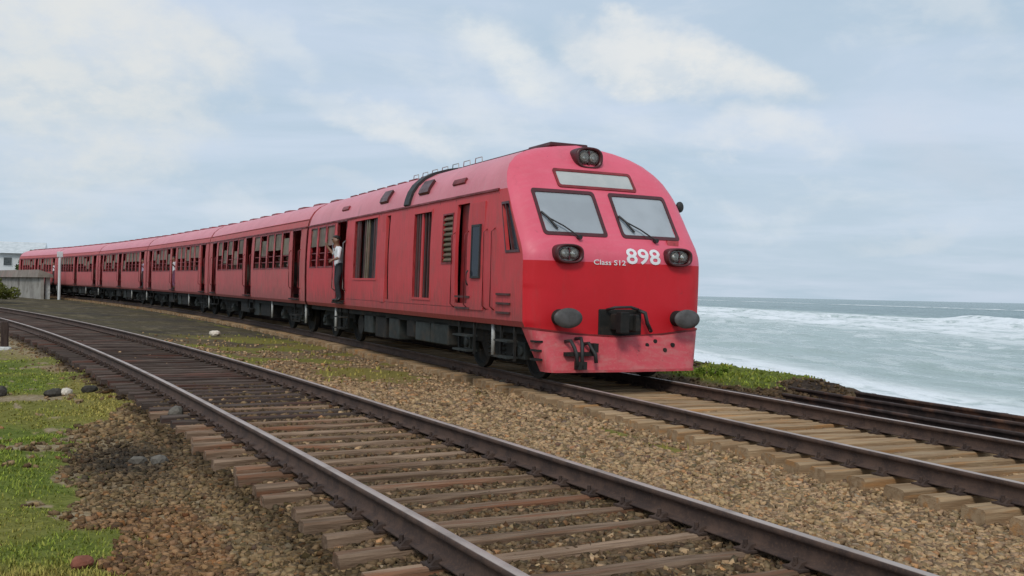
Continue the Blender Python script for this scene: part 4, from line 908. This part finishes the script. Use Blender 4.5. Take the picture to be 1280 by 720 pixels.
mb = MB(); mb.box(-.46, -.30, 2.1, 5.7, 3.95, 4.02); mb.build('cable_duct', 'bezel', rf)
mb = MB(); mb.box(-.5, .25, 1.62, 2.5, 3.96, 4.035); mb.build('horn_cover', 'bezel', rf, bevel=.02)
for k in range(7):
    y = 4.3 + k * .62; rod([(-.62, y, 3.92), (-.62, y + .03, 4.06), (-.60, y + .40, 4.07), (-.60, y + .43, 3.93)], .010, 'roof_rail', 'pole_white', rf, 5)
for k in range(9): mb = MB(); mb.box(-.58, -.40, 6.6 + .85 * k, 7.15 + .85 * k, 3.94, 4.0); mb.build('roof_walkway', 'red_dark', rf)
# underframe
mb = MB(); mb.box(-1.5, -1.36, .4, LP - .1, .74, .9); mb.box(1.36, 1.5, .4, LP - .1, .74, .9); mb.box(-1.3, 1.3, .4, LP - .1, .78, .92); mb.box(-.7, .7, 3.6, 10.8, .22, .79); mb.build('underframe', 'under', pc)
for (y0, y1, mt, z0) in ((3.70, 4.65, 'box_grey', .36), (4.70, 5.55, 'box_grey', .36), (5.6, 6.1, 'under', .40), (6.6, 7.3, 'box_grey', .30), (7.5, 8.3, 'under', .28), (8.5, 9.2, 'box_grey', .34)):
    mb = MB(); mb.box(-1.50, -.9, y0, y1, z0, .80); mb.build('equipment_box', mt, pc, bevel=.02)
mb = MB(); mb.lathe_x((0, 9.8, .5), [(.24, -1.4), (.24, 1.4)], 18); mb.build('air_tank', 'under', pc)
bogie(1.95, pc); bogie(12.3, pc)

# ------------------------------------------------------------------ carriages
LC = 14.92
def make_carriage():
    r = empty('carriage', cat='train')
    doors = [(.62, 1.52), (6.98, 7.94), (13.35, 14.25)]; wins = [(1.92 + .965 * k, 2.70 + .965 * k) for k in range(5)] + [(8.36 + .965 * k, 9.14 + .965 * k) for k in range(5)]
    wall(0, LC, .86, 3.10, [(a, b, 1.02, 3.04) for a, b in doors] + [(a, b, 1.94, 3.02) for a, b in wins], -1, 'side_wall', 'red_coach', r)
    wall(0, LC, .86, 3.10, [], 1, 'side_wall', 'red_coach', r)
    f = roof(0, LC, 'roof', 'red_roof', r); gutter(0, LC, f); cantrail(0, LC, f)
    for k in range(8): mb = MB(); mb.hexa([(-.55, .7 + 1.85 * k, 3.93), (-.1, .7 + 1.85 * k, 3.97), (-.1, 1.5 + 1.85 * k, 3.97), (-.55, 1.5 + 1.85 * k, 3.93), (-.5, .8 + 1.85 * k, 4.03), (-.15, .8 + 1.85 * k, 4.06), (-.15, 1.4 + 1.85 * k, 4.06), (-.5, 1.4 + 1.85 * k, 4.03)]); mb.build('roof_ventilator', 'red_dark', f)
    end_wall(.05, 'end_wall', 'red_coach', r); end_wall(LC, 'end_wall', 'red_coach', r)
    mb = MB(); mb.box(-.75, .75, LC, LC + .16, 1.0, 3.2); mb.build('gangway', 'black', r)
    mb = MB(); mb.box(-1.54, 1.54, .08, LC - .08, .93, 1.0); mb.build('floor', 'interior', r)
    for a, b in doors:
        d = frame_side(-1, a, b, 1.02, 3.04, .045, .014, 'door_frame', 'red_dark', r)
        for yy in (a - .07, b + .07): rod([(-1.66, yy, 1.3), (-1.72, yy, 1.36), (-1.72, yy, 2.4), (-1.66, yy, 2.46)], .015, 'handrail', 'red_dark', d)
        mb = MB(); mb.box(-1.74, -1.5, a, b, .97, 1.01); mb.box(-1.70, -1.5, a, b, .5, .53); mb.box(-1.54, -1.5, a, a + .04, .5, .98); mb.box(-1.54, -1.5, b - .04, b, .5, .98); mb.build('door_step', 'under', d)
        panel_side(-1, a + .02, a + .30, 1.04, 3.0, -.075, .03, 'door_leaf', 'red_dark', d)
    for a, b in wins: window_unit(a, b, 1.94, 3.02, r)
    for k in range(6): mb = MB(); y = 1.9 + 2.0 * k + (.6 if k > 2 else 0); mb.box(-1.3, 1.3, y, y + .12, 1.45, 2.15); mb.box(-1.3, -.3, y - .4, y + .5, 1.35, 1.47); mb.build('seat', 'interior', r)
    mb = MB(); mb.box(-1.5, -1.36, .2, LC - .2, .74, .9); mb.box(1.36, 1.5, .2, LC - .2, .74, .9); mb.box(-1.3, 1.3, .2, LC - .2, .78, .92); mb.box(-.7, .7, 4.3, 10.6, .20, .79); mb.build('underframe', 'under', r)
    for (y0, y1, mt, z0) in ((4.9, 6.2, 'under', .32), (6.5, 7.2, 'box_grey', .30), (7.9, 9.4, 'under', .36)): mb = MB(); mb.box(-1.45, -.8, y0, y1, z0, .80); mb.build('equipment_box', mt, r, bevel=.02)
    for yy in (.35, 4.4): mb = MB(); mb.tube([(-1.5, yy, .88), (-1.5, yy, .3)], .035, 8); mb.build('drain_pipe', 'pole_white', r, smooth=True)
    bogie(2.4, r); bogie(12.4, r)
    return r
names = ['red passenger carriage coupled directly behind the power car', 'red passenger carriage, second behind the power car', 'red passenger carriage, third behind the power car', 'dusty red passenger carriage, fourth behind the power car', 'last dusty red carriage, its lower side partly hidden by the grey trackside shed']
c0 = make_carriage()
for k in range(5):
    c = c0 if k == 0 else copy_tree(c0)
    tag(c, names[k], 'carriage', 'carriages of the red train'); a = 23.88 + 15.13 * k; place(c, T2, a, a + LC)
vr = random.Random(31)
for root_ in [o for o in COL.objects if o.name.startswith('carriage') and o.parent is None]:
    for w_ in root_.children:
        if w_.name.startswith('window'):
            for s_ in w_.children:
                if s_.name.startswith('shutter'):
                    t_ = vr.random()
                    if t_ < .22: s_.location.z = -vr.uniform(.12, .50)
                    elif t_ < .32: s_.location.z = .30; s_.scale.z = .90

# ------------------------------------------------------------------ people riding in the doorways
def make_person(label, loc, rz, top, bottom, arms, lean=0.0, scale=1.0, legs='trousers'):
    """figure faces -y, feet at the origin; arms = (left elbow, left hand, right elbow, right hand)"""
    J, E = [], []          # joints: (pos, radius, region)
    def j(p, r, reg, parent=None):
        p = Vector(p); p.y -= lean * max(0, p.z - .8); J.append((p, r, reg)); i = len(J) - 1
        if parent is not None: E.append((parent, i))
        return i
    pel = j((0, 0, .88), (.135, .10), bottom); sp = j((0, 0, 1.04), (.125, .09), top, pel); ch = j((0, .01, 1.22), (.15, .10), top, sp)
    nk = j((0, .0, 1.37), (.055, .055), 'skin', ch); hb = j((0, -.015, 1.44), (.062, .07), 'skin', nk); hm = j((0, -.02, 1.51), (.075, .092), 'skin', hb); ht = j((0, -.01, 1.585), (.06, .07), 'skin', hm)
    j((0, -.115, 1.495), (.014, .016), 'skin', hm)
    for s_ in (-1, 1): j((s_ * .085, .005, 1.50), (.012, .02), 'skin', hm)
    for s_ in (-1, 1):
        hp = j((s_ * .085, 0, .82), (.088, .092), bottom, pel)
        if legs == 'sarong': kn = j((s_ * .09, -.01, .46), (.085, .10), bottom, hp); an = j((s_ * .085, .01, .16), (.085, .09), bottom, kn); an = j((s_ * .08, .01, .08), (.035, .04), 'skin', an)
        else: kn = j((s_ * .10, -.03 if s_ < 0 else -.07, .46), (.062, .065), bottom, hp); an = j((s_ * .105, .02, .09), (.042, .045), bottom, kn)
        j((s_ * .115, -.13, .035), (.036, .026), 'hair', j((s_ * .108, -.03, .04), (.038, .035), 'hair', an))
    for s_, el, ha in ((-1, arms[0], arms[1]), (1, arms[2], arms[3])):
        sh = j((s_ * .185, .01, 1.30), (.062, .065), top, ch); e_ = j(el, (.046, .046), top, sh)
        w = Vector(el).lerp(Vector(ha), .86); wi = j(w, (.026, .028), 'skin', e_); h_ = Vector(ha); dirv = (h_ - Vector(el)).normalized(); pa = j(h_, (.034, .020), 'skin', wi)
        side = dirv.cross(Vector((0, 1, 0)));
        if side.length < .2: side = dirv.cross(Vector((1, 0, 0)))
        side.normalize(); curl = side.cross(dirv).normalized()
        for k, (o, L_) in enumerate(((-.030, .062), (-.010, .072), (.010, .068), (.030, .052))):
            f1 = j(h_ + side * o + dirv * .035 + curl * .004, (.0095, .0095), 'skin', pa); f2 = j(h_ + side * o * 1.05 + dirv * (.035 + L_ * .55) + curl * .022, (.009, .009), 'skin', f1)
            j(h_ + side * o + dirv * (.03 + L_ * .75) + curl * .048, (.008, .008), 'skin', f2)
        t1 = j(h_ - side * .044 + dirv * .005 + curl * .012, (.0105, .0105), 'skin', pa); j(h_ - side * .056 + dirv * .036 + curl * .026, (.009, .009), 'skin', t1)
    me = bpy.data.meshes.new('person'); bm = bmesh.new(); lay = bm.verts.layers.skin.verify()
    vs_ = [bm.verts.new(p) for p, r, g in J]
    for v, (p, r, g) in zip(vs_, J): v[lay].radius = r
    vs_[0][lay].use_root = True
    for a, b in E: bm.edges.new((vs_[a], vs_[b]))
    bm.to_mesh(me); bm.free()
    tmp = bpy.data.objects.new('tmp', me); COL.objects.link(tmp); tmp.modifiers.new('s', 'SKIN'); sb = tmp.modifiers.new('d', 'SUBSURF'); sb.levels = 2; sb.render_levels = 2
    bpy.context.view_layer.update(); dg = bpy.context.evaluated_depsgraph_get(); out = bpy.data.meshes.new_from_object(tmp.evaluated_get(dg)); bpy.data.objects.remove(tmp); bpy.data.meshes.remove(me)
    out.name = 'person'; out.materials.clear(); regs = []
    for g in [x[2] for x in J]:
        if g not in regs: regs.append(g); out.materials.append(MT[g])
    P = np.array([tuple(x[0]) for x in J])
    seg = [(P[a], P[b], regs.index(J[b][2])) for a, b in E]
    np_ = len(out.polygons); ctr = np.empty(np_ * 3); out.polygons.foreach_get('center', ctr); ctr = ctr.reshape(-1, 3); bd = np.full(np_, 9.0); bi = np.zeros(np_, np.int32)
    for a, b, g in seg:
        ab = b - a; t = np.clip(((ctr - a) @ ab) / max(ab @ ab, 1e-9), 0, 1); dd = np.linalg.norm(ctr - a - ab * t[:, None], axis=1); m_ = dd < bd; bd[m_] = dd[m_]; bi[m_] = g
    out.polygons.foreach_set('material_index', bi); out.polygons.foreach_set('use_smooth', np.ones(np_, bool)); out.update()
    o = bpy.data.objects.new('person', out); COL.objects.link(o); o.matrix_world = Matrix.Translation(loc) @ Matrix.Rotation(rz, 4, 'Z') @ Matrix.Scale(scale, 4)
    bm = bmesh.new(); bmesh.ops.create_uvsphere(bm, u_segments=18, v_segments=12, radius=1); yl = -lean * .74
    for v in list(bm.verts):
        if v.co.z < -.15 - .35 * v.co.y or (v.co.y < -.45 and v.co.z < .42): bm.verts.remove(v)
    for v in bm.verts: v.co = Vector((v.co.x * .092 * (1 + .06 * math.sin(9 * v.co.z + 5 * v.co.x)), v.co.y * .11 - .005 + yl, 1.53 + v.co.z * .095))
    hm_ = bpy.data.meshes.new('hair'); bm.to_mesh(hm_); bm.free(); hm_.materials.append(MT['hair']); h_ = bpy.data.objects.new('hair', hm_); link(h_, o)
    for s_ in (-1, 1): e = MB(); e.lathe_y((s_ * .032, -.108 + yl, 1.515), [(.001, -.006), (.011, -.002), (.012, .006)], 8); e.build('eye', 'hair', o, smooth=True)
    tag(o, label, 'person', 'passengers in the doorways'); return o
def car_point(root, x, y, z):
    bpy.context.view_layer.update(); m = root.matrix_world; return m @ Vector((x, y, z)), root.rotation_euler[2]
hang = ((-.30, -.02, 1.16), (-.40, -.16, 1.38), (.26, -.06, 1.06), (.22, -.22, 1.00))
p, th = car_point(pc, -1.70, 10.86, 1.02); make_person('person in white shirt and dark trousers leaning out of the power car doorway', p, th - math.pi / 2, 'shirt', 'trousers', hang, .10, 1.04)
cars = [o for o in COL.objects if o.name.startswith('carriage') and o.parent is None]; cars.sort(key=lambda o: o.location.y)
stand = ((-.24, .02, 1.06), (-.23, -.06, .84), (.26, 0, 1.08), (.38, -.18, 1.22))
p, th = car_point(cars[1], -1.58, 7.45, 1.02); make_person('person in white shirt and plum sarong standing in the middle door of the second carriage', p, th - math.pi / 2, 'shirt', 'sarong', stand, .05, 1.0, 'sarong')
p, th = car_point(cars[2], -1.56, 1.05, 1.02); make_person('person in pale shirt standing in the front door of the third carriage', p, th - math.pi / 2, 'blue_shirt', 'trousers', stand, .04, 1.0)
p, th = car_point(cars[4], -1.58, 1.05, 1.02); make_person('person in white shirt at the front door of the last carriage', p, th - math.pi / 2, 'shirt', 'trousers', stand, .05, 1.05)
for k, (ci, yy, lab) in enumerate(((0, 4.2, 'person in white shirt seated behind a middle window of the first carriage'), (0, 3.2, 'person in white shirt seated near the front windows of the first carriage'), (1, 4.3, 'person in white shirt seated behind a front window of the second carriage'))):
    p, th = car_point(cars[ci], -1.28, yy, .82); o = make_person(lab, p, th - math.pi / 2, 'shirt', 'trousers', stand, 0, .95); o['group'] = 'passengers at the windows'

# ------------------------------------------------------------------ small things by the line
MT['post'] = pmat('old_post_wood', (0.060, 0.035, 0.026), (0.035, 0.022, 0.018), 6, .85, stretch=(3, 3, .5), bmp=.5, bscale=25)
MT['whitewash'] = pmat('whitewash', (.62, .62, .58), (.45, .44, .40), 8, .9, bmp=.3)
MT['wall_grey'] = pmat('weathered_plaster', (.36, .335, .29), (.26, .24, .21), 1.2, .9, bmp=.3, c3=(.15, .13, .11), s3=.6)
MT['shed_roof'] = pmat('brown_grey_roof', (.30, .255, .21), (.22, .18, .15), 1.5, .85, c3=(.33, .22, .19), s3=.8)
MT['roof_pale'] = pmat('pale_roof_sheet', (.62, .64, .64), (.5, .53, .53), 1.5, .6)
MT['house_white'] = pmat('white_house_wall', (.66, .67, .66), (.56, .58, .57), .8, .85)
MT['win_dark'] = pmat('dark_house_window', (.05, .06, .06), (.08, .09, .09), 2, .3)
x, y = -12.75, 24.6; z = surf(np.array([x]), np.array([y]))[0][0]
pr = empty('boundary_post', (x, y, z), .4, 'short dark wooden post with whitewashed foot standing in the grass', 'post')
m_ = MB(); m_.loft([[(a * (.085 + .01 * (k % 2)), b * .075, zz) for a, b in ((-1, -.7), (-.7, -1), (.7, -1), (1, -.7), (1, .7), (.7, 1), (-.7, 1), (-1, .7))] for k, zz in enumerate((-.1, .1, .35, .6, .70))] + [[(a * .05, b * .05, .735) for a, b in ((-1, -.7), (-.7, -1), (.7, -1), (1, -.7), (1, .7), (.7, 1), (-.7, 1), (-1, .7))]]); m_.build('post_shaft', 'post', pr)
m_ = MB(); m_.loft([[(math.cos(t) * r_ * 1.1, math.sin(t) * r_, zz) for t in [k * .785 for k in range(8)]] for r_, zz in ((.16, -.06), (.15, .05), (.11, .085))]); m_.build('post_foot', 'whitewash', pr)

# leafy shrubs: many small leaves through the crown's volume
MT['leaf'] = tone_mat('shrub_leaf', .6, 9, 0)
def shrub(name, label, loc, rx, rz_, n, leaf, tone, trunk_h=0.0, cat='shrub', group=None, seed=1):
    r = np.random.default_rng(seed); root = empty(name, loc, 0, label, cat, group); cl = 9
    cc = r.normal(0, .42, (cl, 3)) * [rx, rx, rz_ * .55] + [0, 0, rz_ * .62 + trunk_h]; cs = r.uniform(.35, .6, cl) * min(rx, rz_)
    k = r.integers(0, cl, n); d = r.normal(0, 1, (n, 3)); d /= np.linalg.norm(d, axis=1)[:, None]; c = cc[k] + d * (cs[k] * r.uniform(.55, 1.05, n) ** .5)[:, None]
    c[:, 2] = np.maximum(c[:, 2], .03 + trunk_h * .6)
    a = r.normal(0, 1, (n, 3)); a /= np.linalg.norm(a, axis=1)[:, None]; b = np.cross(a, d); b /= np.linalg.norm(b, axis=1)[:, None] + 1e-6
    L_ = leaf * r.uniform(.6, 1.4, (n, 1)); V = np.stack([c - a * L_, c + b * L_ * .4, c + a * L_, c - b * L_ * .4], 1).reshape(-1, 3); F = np.arange(n * 4).reshape(-1, 4)
    col = np.array(tone) * r.uniform(.5, 1.5, (n, 1)) * (.75 + .4 * r.uniform(0, 1, (cl, 1)))[k]
    np_mesh('crown', V, F, 'leaf', root, attr={'tone': np.repeat(np.clip(col, .004, .5), 4, 0)})
    t_ = MB()
    for q_ in range(4): e = cc[q_ % cl]; t_.tube([(0, 0, -.1), (e[0] * .2, e[1] * .2, e[2] * .45), tuple(e)], [.06 * rx + .02, .04 * rx + .01, .012], 6)
    t_.build('trunk', 'post', root, smooth=True); return root
def gz_at(x, y): return surf(np.array([float(x)]), np.array([float(y)]))[0][0]
shrub('roadside_bush', 'olive green bush beside the empty track in front of the grey shed', (-32.8, 61.8, gz_at(-32.8, 61.8)), .9, 1.25, 2600, .09, (.13, .14, .03), seed=3)
shrub('roadside_bush', 'smaller dull bush just beyond the olive bush', (-34.6, 64.0, gz_at(-34.6, 64.0)), .9, 1.0, 1500, .09, (.10, .115, .03), seed=4)
for k, (s_, off, r_, lab) in enumerate(((10.5, 2.9, .30, 'bright green leafy plant on the sea bank nearest the discarded rails'), (12.2, 3.1, .36, 'bright green leafy plant on the sea bank beside the train nose'), (13.8, 2.8, .30, 'bright green leafy plant on the sea bank behind the train nose'))):
    x, y, th = T2.at(s_, off); shrub('bank_plant', lab, (x, y, gz_at(x, y)), r_ * 2.1, r_ * .38, 1100, .035, (.20, .29, .04), cat='plant', group='green plants on the sea bank', seed=10 + k)

# ------------------------------------------------------------------ far end of the line
def on_line(line, s_, off): x, y, th = line.at(s_, off); return float(x), float(y), float(th), gz_at(x, y)
xa, ya, tha, za = on_line(T2, 80.8, -3.3); xb, yb, thb, zb = on_line(T2, 116, -3.2); Lw = math.hypot(xb - xa, yb - ya)
wr = empty('trackside_shed', (xa, ya, za), math.atan2(yb - ya, xb - xa), 'low weathered grey shed with pale piers hiding the lower side of the last carriage', 'shed')
m_ = MB(); m_.box(0, Lw, -.12, .12, -.3, 1.70); m_.build('wall_panel', 'wall_grey', wr)
m_ = MB(); m_.hexa([(-.15, -.75, 1.702), (Lw, -.75, 1.702), (Lw, .4, 1.702), (-.15, .4, 1.702), (-.15, -.7, 1.95), (Lw, -.7, 1.95), (Lw, .3, 2.3), (-.15, .3, 2.3)]); m_.build('shed_roof', 'shed_roof', wr)
for k in range(9): m_ = MB(); m_.box(.3 + 3.1 * k, .62 + 3.1 * k, -.62, -.3, -.3, 1.70); m_.build('pier', 'whitewash', wr)
for k in range(6): m_ = MB(); m_.box(1.5 + 3.1 * k, 2.3 + 3.1 * k, -.14, -.121, .75, 1.35); m_.build('window', 'win_dark', wr)
x, y, th, z = on_line(T2, 80.2, -2.2); sg = empty('signal_post', (x, y, z), th, 'white painted post standing beside the start of the last carriage', 'post')
m_ = MB(); m_.tube([(0, 0, -.2), (0, 0, 3.3)], .11, 10); m_.build('post_shaft', 'house_white', sg); m_ = MB(); m_.box(-.2, .2, -.12, .12, 3.302, 3.75); m_.build('signal_box', 'house_white', sg, bevel=.03)
hr = empty('trackside_house', (-71.5, 137, 0.3), .35, 'white house with pale sheet roof beyond the end of the train', 'house')
m_ = MB(); m_.box(-5, 5, -3, 3, -7, 5.0); m_.build('house_wall', 'house_white', hr)
m_ = MB(); m_.loft([[(-5.5, -3.6, 5.0), (-5.5, 3.6, 5.0), (-5.5, 0, 6.7)], [(5.5, -3.6, 5.0), (5.5, 3.6, 5.0), (5.5, 0, 6.7)]]); m_.build('house_roof', 'roof_pale', hr)
for k in range(4):
    f = MB(); f.box(-4.2 + 2.3 * k, -3.0 + 2.3 * k, -3.05, -2.98, 3.2, 4.5); fo = f.build('window', 'roof_pale', hr); f = MB(); f.box(-4.1 + 2.3 * k, -3.1 + 2.3 * k, -3.07, -3.051, 3.3, 4.4); f.build('pane', 'win_dark', fo)
shrub('garden_tree', 'round green tree standing beside the white house', (-66.2, 134, gz_at(-66.2, 134)), 1.3, 3.0, 2500, .2, (.07, .10, .035), 2.4 - gz_at(-66.2, 134), 'tree', seed=8)
